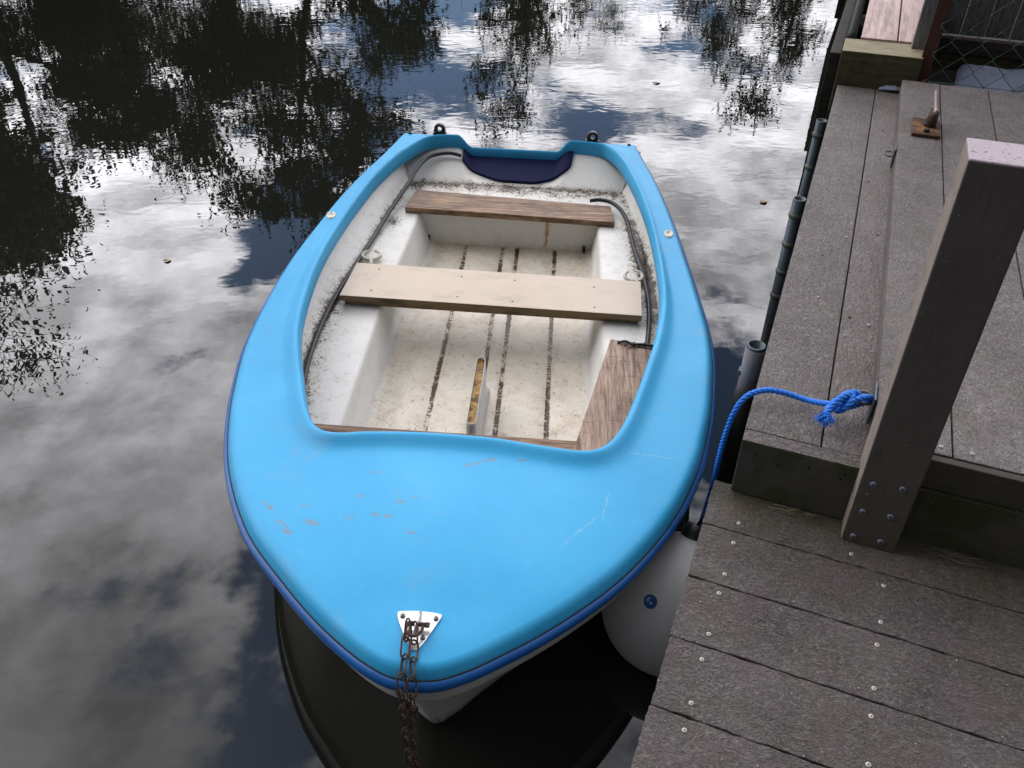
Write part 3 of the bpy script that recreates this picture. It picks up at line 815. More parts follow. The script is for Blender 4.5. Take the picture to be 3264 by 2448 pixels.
# ================================================================ ROPE
def strands(path, r_, pitch, mat, name, parent=None, off=(0, 0, 0)):
    P = catmull(path, 10); m_ = MB()
    # arc length resample
    P = [Vector(p) for p in P]; L = [0]
    for i in range(1, len(P)): L.append(L[-1]+(P[i]-P[i-1]).length)
    n_ = int(L[-1]/(pitch/9)); Q = []
    j = 0
    for i in range(n_+1):
        s_ = L[-1]*i/n_
        while j < len(L)-2 and L[j+1] < s_: j += 1
        t = (s_-L[j])/max(1e-9, L[j+1]-L[j]); Q.append(P[j].lerp(P[j+1], min(1, max(0, t))))
    T = [(Q[min(i+1, n_)]-Q[max(i-1, 0)]).normalized() for i in range(n_+1)]
    N = Vector((0, 0, 1)) if abs(T[0].z) < .9 else Vector((1, 0, 0)); fr = []
    for i in range(n_+1):
        N = (N-T[i]*N.dot(T[i])).normalized(); fr.append((N.copy(), T[i].cross(N)))
    for k in range(3):
        pts = []
        for i in range(n_+1):
            a = 2*math.pi*(k/3 + (L[-1]*i/n_)/pitch); pts.append(Q[i]+(fr[i][0]*math.cos(a)+fr[i][1]*math.sin(a))*r_*.48)
        m_.tube(pts, r_*.56, 7)
    return m_
RB = (.0, .11, Z2)
rope = empty('mooring_rope', JET, RB); tag(rope, 'bright blue twisted rope knotted to the ring plate and hanging over the jetty edge', 'rope')
main = [(-.03, .16, -.10), (-.022, .15, .05), (-.012, .135, .2), (-.007, .112, .30), (-.006, .09, .385), (-.003, .082, .46), (.004, .084, .525), (.014, .094, .558), (.030, .108, .575), (.062, .128, .581), (.10, .138, .577), (.138, .139, .572), (.166, .131, .577), (.192, .121, .588), (.215, .116, .60), (.235, .120, .606)]
strands(main, .0068, .034, M['rope'], 'r').build('standing_part', M['rope'], rope, off=RB, fix=False)
kn = MB()
def loop(pts, r_=.0074): 
    t = strands(pts, r_, .032, None, ''); kn.add(t.v, t.f, 0, True)
# working loop through the ring and the turns of the bowline
loop([(.235, .120, .606), (.250, .132, .612), (.268, .150, .606), (.273, .160, .594), (.262, .158, .584), (.245, .140, .585), (.225, .118, .590), (.207, .108, .596)])
loop([(.222, .138, .600), (.231, .128, .616), (.232, .110, .614), (.222, .100, .600), (.212, .104, .588), (.214, .124, .586), (.222, .138, .600)])
loop([(.205, .128, .594), (.212, .116, .614), (.208, .099, .612), (.198, .092, .598), (.192, .100, .588), (.197, .118, .586), (.205, .128, .594)])
loop([(.236, .136, .610), (.224, .122, .622), (.208, .104, .618), (.196, .086, .606), (.190, .072, .598), (.190, .062, .594)])
loop([(.250, .150, .600), (.240, .146, .614), (.226, .132, .618), (.214, .118, .620)])
kn.build('knot', M['rope'], rope, off=RB, fix=False)
fr = MB()
for k in range(110):
    a = rnd.uniform(0, 6.28); c = Vector((.190, .064, .594)); d = Vector((math.cos(a)*.9-.25, math.sin(a)*.7-.75, rnd.uniform(-.55, .5))).normalized()
    L_ = rnd.uniform(.010, .026); p = c + Vector((rnd.gauss(0, .003), rnd.gauss(0, .003), rnd.gauss(0, .003)))
    q = p + d*L_*.5 + Vector((rnd.gauss(0, .002),)*3); e = p + d*L_ + Vector((rnd.gauss(0, .003), rnd.gauss(0, .003), -.003))
    fr.tube([tuple(p), tuple(q), tuple(e)], [.0011, .0010, .0006], 4)
fr.build('frayed_end', M['rope'], rope, off=RB, fix=False)

# ================================================================ FENDER
fc = Vector((-.035, -.15, .10))
fen = empty('round_fender', JET, tuple(fc)); tag(fen, 'large grubby white pear shaped fender floating between bow and jetty', 'fender')
fm = MB(); prof = []
for j in range(25):
    a = -math.pi/2 + math.pi*j/24; rr = .158*math.cos(a); zz = .158*math.sin(a)
    if zz > 0: zz *= 1.16; rr *= (1-.10*math.sin(a)**3)
    prof.append((max(rr, 0.0001), zz))
TILT = Matrix.Rotation(R(-18), 4, 'X') @ Matrix.Rotation(R(8), 4, 'Y')
TILT = Matrix.Rotation(R(-35), 4, 'X') @ Matrix.Rotation(R(5), 4, 'Y')
fm.lathe(prof, 40, 0, M_=TILT); fm.build('fender_body', M['fender'], fen)
m_ = MB(); m_.lathe([(.001, .212), (.024, .210), (.028, .196), (.03, .175), (.042, .162)], 20, M_=TILT); m_.build('neck', M['rubber'], fen)
m_ = MB(); m_.tube([tuple(TILT @ Vector((0, 0, .20))), (.03, .13, .20), (.10, .10, .24), (.20, .06, .25)], .005, 8); m_.build('lanyard', M['rubber'], fen)
# round blue emblem on the body, facing up and towards the camera
def on_fender(az, el, r_=.1585):
    v = Vector((math.cos(el)*math.cos(az), math.cos(el)*math.sin(az), math.sin(el))); return v
cam_l = (JET @ Matrix.Translation(fc)).inverted() @ Vector((0, 0, 1.7))
tgt = JET.inverted() @ Vector((0, 0, 0))
def emblem():
    # centre direction found once from where the emblem sits on the real fender
    dc = Vector((-.21, -.60, .78)).normalized()
    u_ = Vector((1, 0, 0)); u_ = (u_-dc*u_.dot(dc)).normalized(); v_ = dc.cross(u_)
    Mx = Matrix(((u_.x, v_.x, dc.x, 0), (u_.y, v_.y, dc.y, 0), (u_.z, v_.z, dc.z, 0), (0, 0, 0, 1)))
    return Mx
from mathutils.bvhtree import BVHTree
def drape(parts, Mx, lift, name, mat, parent, body):
    bm = bmesh.new(); bm.from_mesh(body.data); tree = BVHTree.FromBMesh(bm); m3 = MB()
    dc = Mx.to_3x3() @ Vector((0, 0, 1))
    for poly in parts:
        cx_, cy_ = sum(p[0] for p in poly)/len(poly), sum(p[1] for p in poly)/len(poly)
        vs = []
        for (a, b_) in [(cx_, cy_)] + list(poly):
            st = Mx @ Vector((a, b_, .4)); hit = tree.ray_cast(st, -dc)
            q = hit[0] if hit[0] else st; nn = hit[1] if hit[0] else dc
            if nn.dot(dc) < 0: nn = -nn
            vs.append(tuple(q + nn*lift))
        k = len(poly); m3.add(vs, [(0, 1+i, 1+(i+1) % k) for i in range(k)], 0, True)
    bm.free(); return m3.build(name, mat, parent, fix=False)
body = [c for c in fen.children if c.name.startswith('fender_body')][0]
Mx = emblem(); disc = [(.0155*math.cos(2*math.pi*i/32), .0155*math.sin(2*math.pi*i/32)) for i in range(32)]
drape([disc], Mx, .0008, 'emblem', M['logo_blue'], fen, body)
bird = [[(-.010, .001), (-.008, .007), (-.003, .0095), (-.004, .006), (-.0065, .003), (-.0075, -.003), (-.009, -.003)],
        [(-.003, .008), (-.001, .0085), (-.002, .004), (-.004, -.001), (-.0065, -.005), (-.0055, .001)],
        [(-.001, .002), (.001, -.001), (.004, -.0015), (.006, .000), (.007, -.002), (.005, -.0055), (.001, -.0055), (-.002, -.003)]]
drape(bird, Mx, .0014, 'emblem_mark', M['logo_white'], fen, body)

# ================================================================ BOAT
SY = [0, .3, .7, 1.1, 1.6, 2.2, 2.9]; SZ = [.44, .405, .365, .34, .315, .305, .31]
_c = catmull([(a, b_, 0) for a, b_ in zip(SY, SZ)], 12); _cy = [p[0] for p in _c]; _cz = [p[1] for p in _c]
def sheer(y): return float(np.interp(y, _cy, _cz))
OL = [(-.03, -.019), (-.075, -.0135), (-.122, .008), (-.178, .047), (-.249, .107), (-.336, .195), (-.44, .312), (-.526, .451), (-.590, .59), (-.642, .748), (-.671, .867), (-.702, 1.02), (-.718, 1.164), (-.728, 1.33), (-.732, 1.50), (-.727, 1.68), (-.71, 1.88), (-.685, 2.11), (-.645, 2.34), (-.60, 2.53), (-.573, 2.66), (-.552, 2.765), (-.535, 2.800), (-.47, 2.803), (-.40, 2.803), (-.34, 2.803), (-.29, 2.803), (-.25, 2.803), (-.21, 2.803), (-.14, 2.803), (-.02, 2.803)]
IL = [(0, .637), (-.07, .639), (-.14, .638), (-.20, .635), (-.255, .630), (-.305, .623), (-.345, .628), (-.374, .648), (-.40, .685), (-.43, .75), (-.462, .838), (-.50, .945), (-.537, 1.06), (-.565, 1.18), (-.59, 1.35), (-.607, 1.53), (-.612, 1.74), (-.60, 2.0), (-.568, 2.28), (-.52, 2.49), (-.478, 2.60), (-.445, 2.67), (-.415, 2.715), (-.39, 2.735), (-.36, 2.750), (-.32, 2.758), (-.28, 2.76), (-.25, 2.76), (-.21, 2.76), (-.14, 2.76), (0, 2.76)]
OR = [(-.03, -.019), (.018, -.0125), (.068, .010), (.125, .049), (.192, .100), (.27, .170), (.355, .26), (.44, .378), (.51, .505), (.566, .642), (.598, .75), (.63, .88), (.655, 1.03), (.672, 1.16), (.68, 1.32), (.676, 1.50), (.668, 1.70), (.650, 2.0), (.624, 2.28), (.594, 2.50), (.572, 2.62), (.552, 2.74), (.538, 2.795), (.47, 2.801), (.39, 2.802), (.32, 2.803), (.26, 2.803), (.22, 2.803), (.18, 2.803), (.12, 2.803), (-.02, 2.803)]
IR = [(0, .637), (.06, .634), (.12, .625), (.175, .617), (.225, .612), (.27, .612), (.305, .625), (.333, .652), (.360, .70), (.383, .76), (.41, .85), (.44, .96), (.468, 1.07), (.495, 1.18), (.527, 1.36), (.543, 1.53), (.548, 1.74), (.544, 2.0), (.522, 2.25), (.487, 2.47), (.465, 2.57), (.440, 2.65), (.415, 2.70), (.385, 2.738), (.345, 2.752), (.305, 2.758), (.26, 2.76), (.22, 2.76), (.18, 2.76), (.12, 2.76), (0, 2.76)]
PER = 6
def loopify(L_, R_):
    a = catmull([(*p, 0) for p in L_], PER); b_ = catmull([(*p, 0) for p in R_], PER)
    return [p[:2] for p in a] + [p[:2] for p in b_[-2:0:-1]]
OUT = [np.array(p) for p in loopify(OL, OR)]; INN = [np.array(p) for p in loopify(IL, IR)]
NL = len(OUT)
def wid(y, side):
    t = OL if side < 0 else OR
    return float(np.interp(y, [p[1] for p in t[:22]], [abs(p[0]) for p in t[:22]]))
def camber(x, y):
    w = max(.05, wid(max(y, 0.), x)); g_ = 1-smooth01(y, .35, 1.15)
    return .034*min(1., (wid(max(y, 0.), -1)+wid(max(y, 0.), 1))/1.0)*g_*max(0, 1-(abs(x)/w)**2)*smooth01(y, -.02, .25)
def drop(x, y):
    if y < 2.6: return 0
    if x < 0: return .055*(1-smooth01(-x, .21, .28))
    return .055*(1-smooth01(x, .17, .235))
def deckz(x, y): return sheer(y) + camber(x, y) - drop(x, y)
boat = empty('rowing_boat', BOAT, (0, 0, 0)); tag(boat, 'small pale blue and white fibreglass rowing boat moored bow first beside the jetty', 'boat')
def normals(loop, tgt):
    out = []
    for i in range(NL):
        t_ = loop[(i+1) % NL]-loop[i-1]; t_ = t_/max(1e-9, np.hypot(*t_)); q = np.array([-t_[1], t_[0]])
        if q @ (np.array(tgt)-loop[i]) < 0: q = -q
        out.append(q)
    sm = []
    for i in range(NL):
        a = sum(out[(i+k) % NL] for k in range(-4, 5)); sm.append(a/np.hypot(*a))
    return sm
NI = normals(INN, (0, 1.7)); NO = normals(OUT, (0, 1.4))
rows = []; hullrows = []; groove = []
for i in range(NL):
    o_, i_ = OUT[i], INN[i]
    d = i_-o_; L_ = float(np.hypot(*d)); d = d/L_
    tn = OUT[(i+1) % NL]-OUT[i-1]; tn = tn/np.hypot(*tn); nrm = np.array([-tn[1], tn[0]])
    nrm = NO[i]
    ti = INN[(i+1) % NL]-INN[i-1]; ti = ti/np.hypot(*ti); ni = np.array([-ti[1], ti[0]])
    ni = NI[i]
    y = float(i_[1]); F = 1-.62*smooth01(y, 1.2, 2.0); kf = min(1., L_/.17)*(.55+.45*F)
    row = []
    def pt(q, z): row.append((float(q[0]), float(q[1]), z))
    zo = lambda q: deckz(float(q[0]), float(q[1]))
    e0 = .028 if o_[1] < 2.7 else .020
    stern = False
    if stern:
        ins = [(0.002, -.075), (.000, -.02), (.003, -.006), (.010, -.0008)]
    else:
        ins = [(.012, -.052), (.0130, -.026), (.0155, -.021), (.0195, -.0115), (.0260, -.0035), (.036, 0)]
    if stern: ins = ins[:1]+[ins[0]]+ins[1:2]+ins[2:3]+ins[3:]+[(.018, 0)]
    for (a, dz) in ins[:6]:
        q = o_+nrm*a; pt(q, zo(q)+dz)
    st = o_+nrm*ins[-1][0]
    en = i_-ni*.078*kf
    if (en-o_)@d < L_*.35: en = i_-d*L_*.55
    for f_ in (.12, .25, .4, .55, .7, .85, 1.):
        q = st+(en-st)*f_; pt(q, zo(q))
    prof = [(.060, .0003), (.046, .0020), (.034, .0062), (.023, .0135), (.013, .0208), (.006, .0240), (0, .0232)]
    for (a, dz) in prof:
        q = i_-ni*a*kf; 
        if (q-o_)@d < L_*.4: q = i_-d*L_*.5*(a/.060)
        pt(q, zo(q)+dz*F+.0005)
    zi = zo(i_)+.0232*F
    fd_ = .045+.012*smooth01(y, 1.5, 2.4)
    for (a, dz) in ((.004, -.0035), (.0058, -.009), (.007, -.02), (.009, -fd_), (.006, -fd_-.002), (.0, -fd_+.001)):
        q = i_+ni*a; pt(q, zi+dz)
    rows.append(row)
mdeck = MB(); mdeck.grid(rows, 0, True, closed_u=True); deck = mdeck.build('deck_moulding', M['blue'], boat)
# navy rail and the dark gap above it
rail = MB(); gap = MB(); rr_ = []; gg = []
c0 = 22*PER; idx = list(range(NL-c0+ (0), NL)) + list(range(0, c0+1))
idx = list(range(NL-22*PER, NL)) + list(range(0, 22*PER+1))
for i in idx:
    o_ = OUT[i % NL]; tn = OUT[(i+1) % NL]-OUT[(i-1) % NL]; tn = tn/np.hypot(*tn); nrm = np.array([-tn[1], tn[0]])
    if nrm @ (np.array([0, 1.4])-o_) < 0: nrm = -nrm
    s_ = deckz(float(o_[0]), float(o_[1])) - 0.0; row = []
    for j in range(9):
        a = math.pi*(.5-j/8); q = o_+nrm*(.012-.012*math.cos(a)); row.append((float(q[0]), float(q[1]), s_-.041+.014*math.sin(a)))
    rr_.append([(float((o_+nrm*.022)[0]), float((o_+nrm*.022)[1]), s_-.0275)]+row+[(float((o_+nrm*.022)[0]), float((o_+nrm*.022)[1]), s_-.0555)])
    gg.append([(float((o_+nrm*.0165)[0]), float((o_+nrm*.0165)[1]), s_-.0262), (float((o_+nrm*.0105)[0]), float((o_+nrm*.0105)[1]), s_-.0266), (float((o_+nrm*.0090)[0]), float((o_+nrm*.0090)[1]), s_-.030)])
rail.grid(rr_, 0, True); rail.build('rub_rail', M['navy'], boat)
gap.grid(gg, 0, True); gap.build('rail_gap', M['groove'], boat, fix=False)
# hull
hr = []
for i in range(NL):
    o_ = OUT[i]; tn = OUT[(i+1) % NL]-OUT[i-1]; tn = tn/np.hypot(*tn); nrm = np.array([-tn[1], tn[0]])
    if nrm @ (np.array([0, 1.4])-o_) < 0: nrm = -nrm
    x, y = float(o_[0]), float(o_[1]); s_ = deckz(x, y) if y < 2.6 else sheer(y)-drop(x, y)
    row = []
    band = .052
    fore = 1-smooth01(y, .2, 1.3)
    ax_ = abs(x+.015)
    fac = float(np.interp(ax_, [0, .07, .125, .192, .27, .355, .44, .55, .7], [.2, .26, .36, .47, .6, .70, .76, .82, .86])) if y < 1.3 else .86
    dy_ = float(np.interp(ax_, [0, .07, .125, .192, .27, .355, .44, .55, .7], [.168, .158, .146, .145, .145, .135, .102, .07, 0])) if y < 1.3 else 0.
    W_ = np.array([-.015+(x+.015)*fac, y+dy_ - .10*smooth01(y, 2.3, 2.8)])
    K_ = np.array([-.015+(x+.015)*fac*.5, y+.30*fore-.14*smooth01(y, 2.3, 2.8)])
    B_ = np.array([x*.02, y+.42*fore-.16*smooth01(y, 2.3, 2.8)])
    q = o_+nrm*.011; row.append((float(q[0]), float(q[1]), s_-.050))
    q = o_+nrm*.013; row.append((float(q[0]), float(q[1]), s_-.0565))
    q = o_+nrm*.018+(W_-o_)*.03; row.append((float(q[0]), float(q[1]), s_-.056-band))
    q = o_+nrm*.030+(W_-o_)*.06; row.append((float(q[0]), float(q[1]), s_-.058-band-.004))
    A = q; z0 = s_-.062-band
    for t in (.2, .4, .6, .8, 1.):
        q = A+(W_-A)*(t**.85); row.append((float(q[0]), float(q[1]), z0*(1-t)))
    for t in (.4, .8, 1.):
        q = W_+(K_-W_)*t; row.append((float(q[0]), float(q[1]), -.07*t))
    row.append((float(B_[0]), float(B_[1]), -.13))
    hr.append(row)
h_ = MB(); h_.grid(hr, 0, True, closed_u=True); hull = h_.build('hull', M['hull'], boat)
md = hull.modifiers.new('es', 'EDGE_SPLIT'); md.split_angle = R(38)

# ---- interior liner
JLp = [(.1, -.20), (.5, -.42), (.8, -.515), (1.05, -.555), (1.22, -.578), (1.4, -.586), (1.57, -.580), (1.83, -.556), (2.0, -.54), (2.22, -.522), (2.45, -.492), (2.57, -.470)]
JRp = [(.1, .18), (.5, .40), (.8, .475), (1.05, .515), (1.22, .538), (1.4, .548), (1.6, .552), (1.84, .545), (2.0, .535), (2.2, .515), (2.45, .488), (2.57, .470)]
def fi(tab, y): return float(np.interp(y, [a for a, _ in tab], [b_ for _, b_ in tab]))
ZB = .17; ZF = 0.024
ln = MB(); A1, A2 = [], []   # dirt, floor attributes
def lrow(y, stern=False):
    jl, jr = fi(JLp, y), fi(JRp, y)
    wl, wr = -wid(y, -1)+.04, wid(y, 1)-.04
    zt = sheer(y)-.03
    pts = []
    def a(x, z, d=0., f=0., y_=y):
        if stern and z < ZB+.006: d = max(d, .12 + .42*smooth01(y, 2.46, 2.56) + .2*smooth01(y, 2.3, 2.45))
        pts.append((x, y_, z, d, f))
    dl = .30+.10*math.sin(y*9)+(.2 if 1.0 < y < 1.75 else 0); dr = .42+.12*math.sin(y*7+1)+(.25 if 1.5 < y < 2.3 else 0)
    a(wl, zt); a(wl*.75+jl*.25, zt*.75+ZB*.25); a(wl*.4+jl*.6, zt*.4+ZB*.6, .05); a(wl*.12+jl*.88, zt*.12+ZB*.88, dl-.16)
    a(jl, ZB+.004, dl+.28); a(jl+.012, ZB, dl+.28); a(jl+.03, ZB, dl); a(jl+.08, ZB, .12)
    bl = -.400 if y < 1.7 else -.400+.02*(y-1.7)/.6; br = .360
    fl_, fr_ = -.362 + .035*smooth01(y, 1.7, 2.3), .315-.02*smooth01(1.3-y, 0, .6)+.02*smooth01(y, 1.5, 2.2)
    if not stern:
        a(bl-.012, ZB, .05); a(bl-.003, ZB-.003); a(bl+.002, ZB-.012); a((bl*.8+fl_*.2), ZB*.8, .0); a(bl*.25+fl_*.75, ZB*.2, .08, .2)
        a(fl_, ZF+.012, .18, .6); a(fl_+.02, ZF, .2, 1)
        gx = [-.187, -.031, .031, .190]
        last = fl_+.02
        for g_ in gx:
            dd = .75+.15*math.sin(y*11+g_*40)
            a((last+g_)/2, ZF, .06, 1)
            a(g_-.011, ZF, .14, 1); a(g_-.0055, ZF-.005, dd, 1); a(g_+.0055, ZF-.005, dd, 1); a(g_+.011, ZF, .14, 1); last = g_+.011
        a((last+fr_)/2, ZF, .06, 1)
        a(fr_-.02, ZF, .2, 1); a(fr_, ZF+.012, .18, .6); a(br*.25+fr_*.75, ZB*.2, .05, .2); a(br*.8+fr_*.2, ZB*.8); a(br-.002, ZB-.012); a(br+.003, ZB-.003); a(br+.012, ZB, .05)
    else:
        for k_ in range(35-8):
            f_ = (k_+.5)/27; d_ = .12
            a(jl+.08+(jr-jl-.16)*f_, ZB, d_)
    a(jr-.08, ZB, .15); a(jr-.03, ZB, dr); a(jr-.012, ZB, dr+.22); a(jr, ZB+.004, dr+.22)
    a(wr*.12+jr*.88, zt*.12+ZB*.88, dr-.22); a(wr*.4+jr*.6, zt*.4+ZB*.6, .05); a(wr*.75+jr*.25, zt*.75+ZB*.25); a(wr, zt)
    return pts
ys = list(np.linspace(.50, 2.286, 90))
R1 = [lrow(y) for y in ys]
def addgrid(rows, flip=False):
    ln.grid([[p[:3] for p in r_] for r_ in rows], 0, True, flip=flip)
    for r_ in rows:
        for p in r_: A1.append(p[3]); A2.append(p[4])
addgrid(R1)
R2 = [lrow(y, True) for y in np.linspace(2.286, 2.57, 14)]
addgrid(R2)
# riser of the stern seat, with rounded nose
rz = [(2.283, .0, .35, 1), (2.283, .02, .18, .6), (2.284, .06, .03, 0), (2.285, .12, .0, 0), (2.2855, .158, .0, 0), (2.2856, .166, .05, 0), (2.2862, .1698, .1, 0)]
xs_ = list(np.linspace(-.40, .37, 40))
addgrid([[(x, y_, z_, d_, f_) for (y_, z_, d_, f_) in rz] for x in xs_])
# transom inner face: leans aft
tw = []
for k_ in range(111):
    f_ = k_/110
    lo = -.470+.94*f_; hi = -.555+1.10*f_
    dz_ = drop(hi, 2.8)
    zt_ = sheer(2.8)-.035-dz_
    tw.append([(lo, 2.565, ZB-.003, .6, 0)] + [(lo+(hi-lo)*t_, 2.568+.217*t_, ZB+.003+(zt_-ZB-.003)*t_, max(0, .45-t_*2.6), 0) for t_ in (0, .07, .15, .35, .55, .75, .9, 1)])
addgrid(tw)
for sd_ in (-1, 1):
    g5 = []
    for k_ in range(9):
        f_ = k_/8; y_ = 2.568+f_*.215
        lo = .471*sd_ + sd_*.085*f_ ; top = (wid(y_, sd_)-.04)*sd_; zt_ = sheer(y_)-.03
        zb_ = ZB+(sheer(2.8)-.036-ZB)*f_-.001
        g5.append([(lo+(top-lo)*t_, y_, zb_+(zt_-zb_)*t_, .5*(1-t_)*(1-f_), 0) for t_ in (0, .12, .4, .75, 1)])
    addgrid(g5)
ln.attr = {'dirt': A1, 'floor': A2}
lin_o = ln.build('interior_moulding', M['liner'], boat, fix=False)

# ---- seats and fittings
def plank(name, poly, z0, z1, mat, parent=boat, bev=.003, mats=None):
    m_ = MB(); m_.prism(poly, z0, z1, 0)
    return m_.build(name, mats or mat, parent, bevel=bev)
plank('stern_seat', [(-.440, 2.258), (.425, 2.226), (.412, 2.372), (-.418, 2.432)], .1715, .196, M['teak'])
def faced(poly, z0, z1, name):
    m_ = MB(); m_.prism(poly, z0, z1, 1); m_.m[1] = 0
    return m_.build(name, [M['chipboard'], M['chipedge']], boat, bevel=.0008, seg=1)
mid1 = faced([(-.528, 1.545), (.478, 1.532), (.486, 1.742), (-.518, 1.765)], .1712, .1922, 'seat_board')
mid2 = faced([(-.541, 1.532), (.489, 1.514), (.498, 1.738), (-.529, 1.757)], .1932, .2145, 'seat_board')
hole = screw_mesh(.0035, M['slot'], None, .0002); hf = True
for (x, y) in ((-.44, 1.72), (-.14, 1.70), (.05, 1.695), (.33, 1.68), (-.44, 1.575), (-.14, 1.565), (.05, 1.555), (.33, 1.55)):
    screw_at(hole, mid2, (x, y, .2147), (0, 0, 0), hf); hf = False
plank('front_seat', [(-.48, .76), (.44, .76), (.44, .893), (-.48, .897)], .1715, .192, M['teak'])
# loose side plank
spb = (.4, 1.1, .193)
m_ = MB(); m_.prism([(.255, .80), (.53, .79), (.548, 1.345), (.379, 1.368)], .193, .214, 0)
o = m_.build('loose_plank', M['teak2'], None, bevel=.003, off=spb); place(o, BOAT, spb)
tag(o, 'short rough brown plank with saw marks lying along the right bench of the boat', 'plank')
# frayed black cord across its end
m_ = MB(); pb_ = (.46, 1.34, .216)
pts = [(.40, 1.345, .218), (.425, 1.350, .221), (.445, 1.340, .219), (.46, 1.336, .222), (.485, 1.342, .219), (.51, 1.335, .221), (.545, 1.338, .219)]
m_.tube([tuple(p) for p in catmull(pts, 5)], .004, 7)
for k_ in range(9):
    x0 = rnd.uniform(.41, .53); y0 = 1.34+rnd.uniform(-.004, .006)
    m_.tube([(x0, y0, .219), (x0+rnd.uniform(-.015, .015), y0+rnd.uniform(-.02, .012), .217), (x0+rnd.uniform(-.03, .03), y0+rnd.uniform(-.022, .012), .2165)], [.002, .002, .001], 5)
o = m_.build('cord_scrap', M['rubber'], None, off=pb_); place(o, BOAT, pb_); tag(o, 'knotted scrap of black cord lying across the end of the rough plank', 'cord')
# centreboard case
case = MB()
def ringpts(hw, y0, y1, z):
    pts = []
    for j in range(9): a = math.pi*j/8; pts.append((-.025+hw*math.cos(a), y1+hw*math.sin(a), z))
    for j in range(9): a = math.pi+math.pi*j/8; pts.append((-.025+hw*math.cos(a), y0+hw*math.sin(a), z))
    return pts
rws = [ringpts(.022, .93, 1.30, ZF), ringpts(.017, .93, 1.23, .06), ringpts(.0145, .925, 1.215, .205), ringpts(.0138, .925, 1.215, .214), ringpts(.0122, .925, 1.215, .214), ringpts(.0118, .925, 1.215, .205)]
case.grid([[r_[k_] for r_ in rws] for k_ in range(18)]+[[r_[0] for r_ in rws]], 0, True)
cs = case.build('centreboard_case', M['hull'], boat)
sl_ = MB(); rws = [ringpts(.0126, .925, 1.215, .2125), ringpts(.0112, .925, 1.215, .202)]
sl_.grid([[r_[k_] for r_ in rws] for k_ in range(18)]+[[r_[0] for r_ in rws]], 0, True)
pp = ringpts(.0112, .925, 1.215, .202); c0_ = (-.025, 1.07, .201); sl_.add([c0_]+pp, [(0, 1+i, 1+(i+1) % 18) for i in range(18)], 0, True)
sl_.build('case_slot', M['slotwood'], cs, fix=False)
# navy pad on the inside of the transom
def wallz(x, y):
    t_ = (y-2.568)/.217; f_ = (x+.470+.085*t_)/(.94+.16*t_)
    return ZB+.003+(sheer(2.8)-.035-drop(-.555+1.10*f_, 2.8)-ZB-.003)*t_
pad_b = [(-.262, 2.72), (-.258, 2.70), (-.250, 2.685), (-.222, 2.66), (-.16, 2.625), (-.12, 2.605), (-.089, 2.592), (-.06, 2.587), (.07, 2.585), (.10, 2.590), (.15, 2.612), (.215, 2.650), (.238, 2.675), (.247, 2.70), (.250, 2.74)]
m_ = MB(); prw = []
for k_ in range(61):
    x = -.250+.500*k_/60; yb_ = float(np.interp(x, [a for a, _ in pad_b], [b_ for _, b_ in pad_b]))
    col_ = [(x, yb_+.001, wallz(x, yb_)-.002)] + [(x, yb_+(2.768-yb_)*t_, wallz(x, yb_+(2.768-yb_)*t_)+.013) for t_ in (0, .02, .25, .5, .75, 1)]
    prw.append(col_)
m_.grid(prw, 0, True); m_.build('transom_pad', M['pad'], boat, fix=False)
# transom screw holes
dot = MB(); dot.lathe([(0.0001, .0006), (.003, .0005), (.0035, 0)], 10)
do = dot.build('screw_hole', M['slot'], boat, fix=False); first = True
for (x, z) in ((-.155, .243), (.0, .240), (.125, .237), (-.085, .222), (.07, .218)):
    q = do if first else do.copy()
    if not first: COL.objects.link(q); q.parent = boat
    first = False; q.location = (x, 2.7675, z-.005); q.rotation_euler = (R(88), 0, 0)
# stern eyes
def eye():
    m_ = MB(); pts = [(.013*math.cos(math.pi*j/12), 0, .013*math.sin(math.pi*j/12)+.008) for j in range(13)]
    pts = [(.016, 0, 0)] + pts + [(-.016, 0, 0)]
    out = [(-.020, -.0), (-.020, .010), (-.014, .022), (-.006, .028), (.006, .028), (.014, .022), (.020, .010), (.020, 0)]
    mo = []
    N_ = 20
    for y_ in (-.006, .006):
        for r_ in (0, 1):
            pass
    outer = [(.0185*math.cos(2*math.pi*j/N_)*1., .016+.0165*math.sin(2*math.pi*j/N_)) for j in range(N_)]
    outer = [(x*(1.15 if z < .012 else 1), max(z, -.004)) for x, z in outer]
    inner = [(.0075*math.cos(2*math.pi*j/N_), .017+.0075*math.sin(2*math.pi*j/N_)) for j in range(N_)]
    rws_ = []
    for j in list(range(N_))+[0]:
        rws_.append([(inner[j][0], -.006, inner[j][1]), (outer[j][0], -.006, outer[j][1]), (outer[j][0], .006, outer[j][1]), (inner[j][0], .006, inner[j][1]), (inner[j][0], -.006, inner[j][1])])
    m_.grid(rws_, 0, False); m_.box(-.022, .022, -.008, .008, -.004, .005); return m_
e1 = eye().build('stern_eye', M['blackplastic'], boat); e1.location = (-.362, 2.782, sheer(2.78)+.001)
e1.scale = (1.35, 1.5, 1.45)
e2 = e1.copy(); COL.objects.link(e2); e2.parent = boat; e2.location = (.330, 2.782, sheer(2.78)+.001)
for x in (-.495, .495):
    q = do.copy(); COL.objects.link(q); q.parent = boat; q.location = (x, 2.762, deckz(x, 2.76)+.0008); q.scale = (2.4, 2., 1)
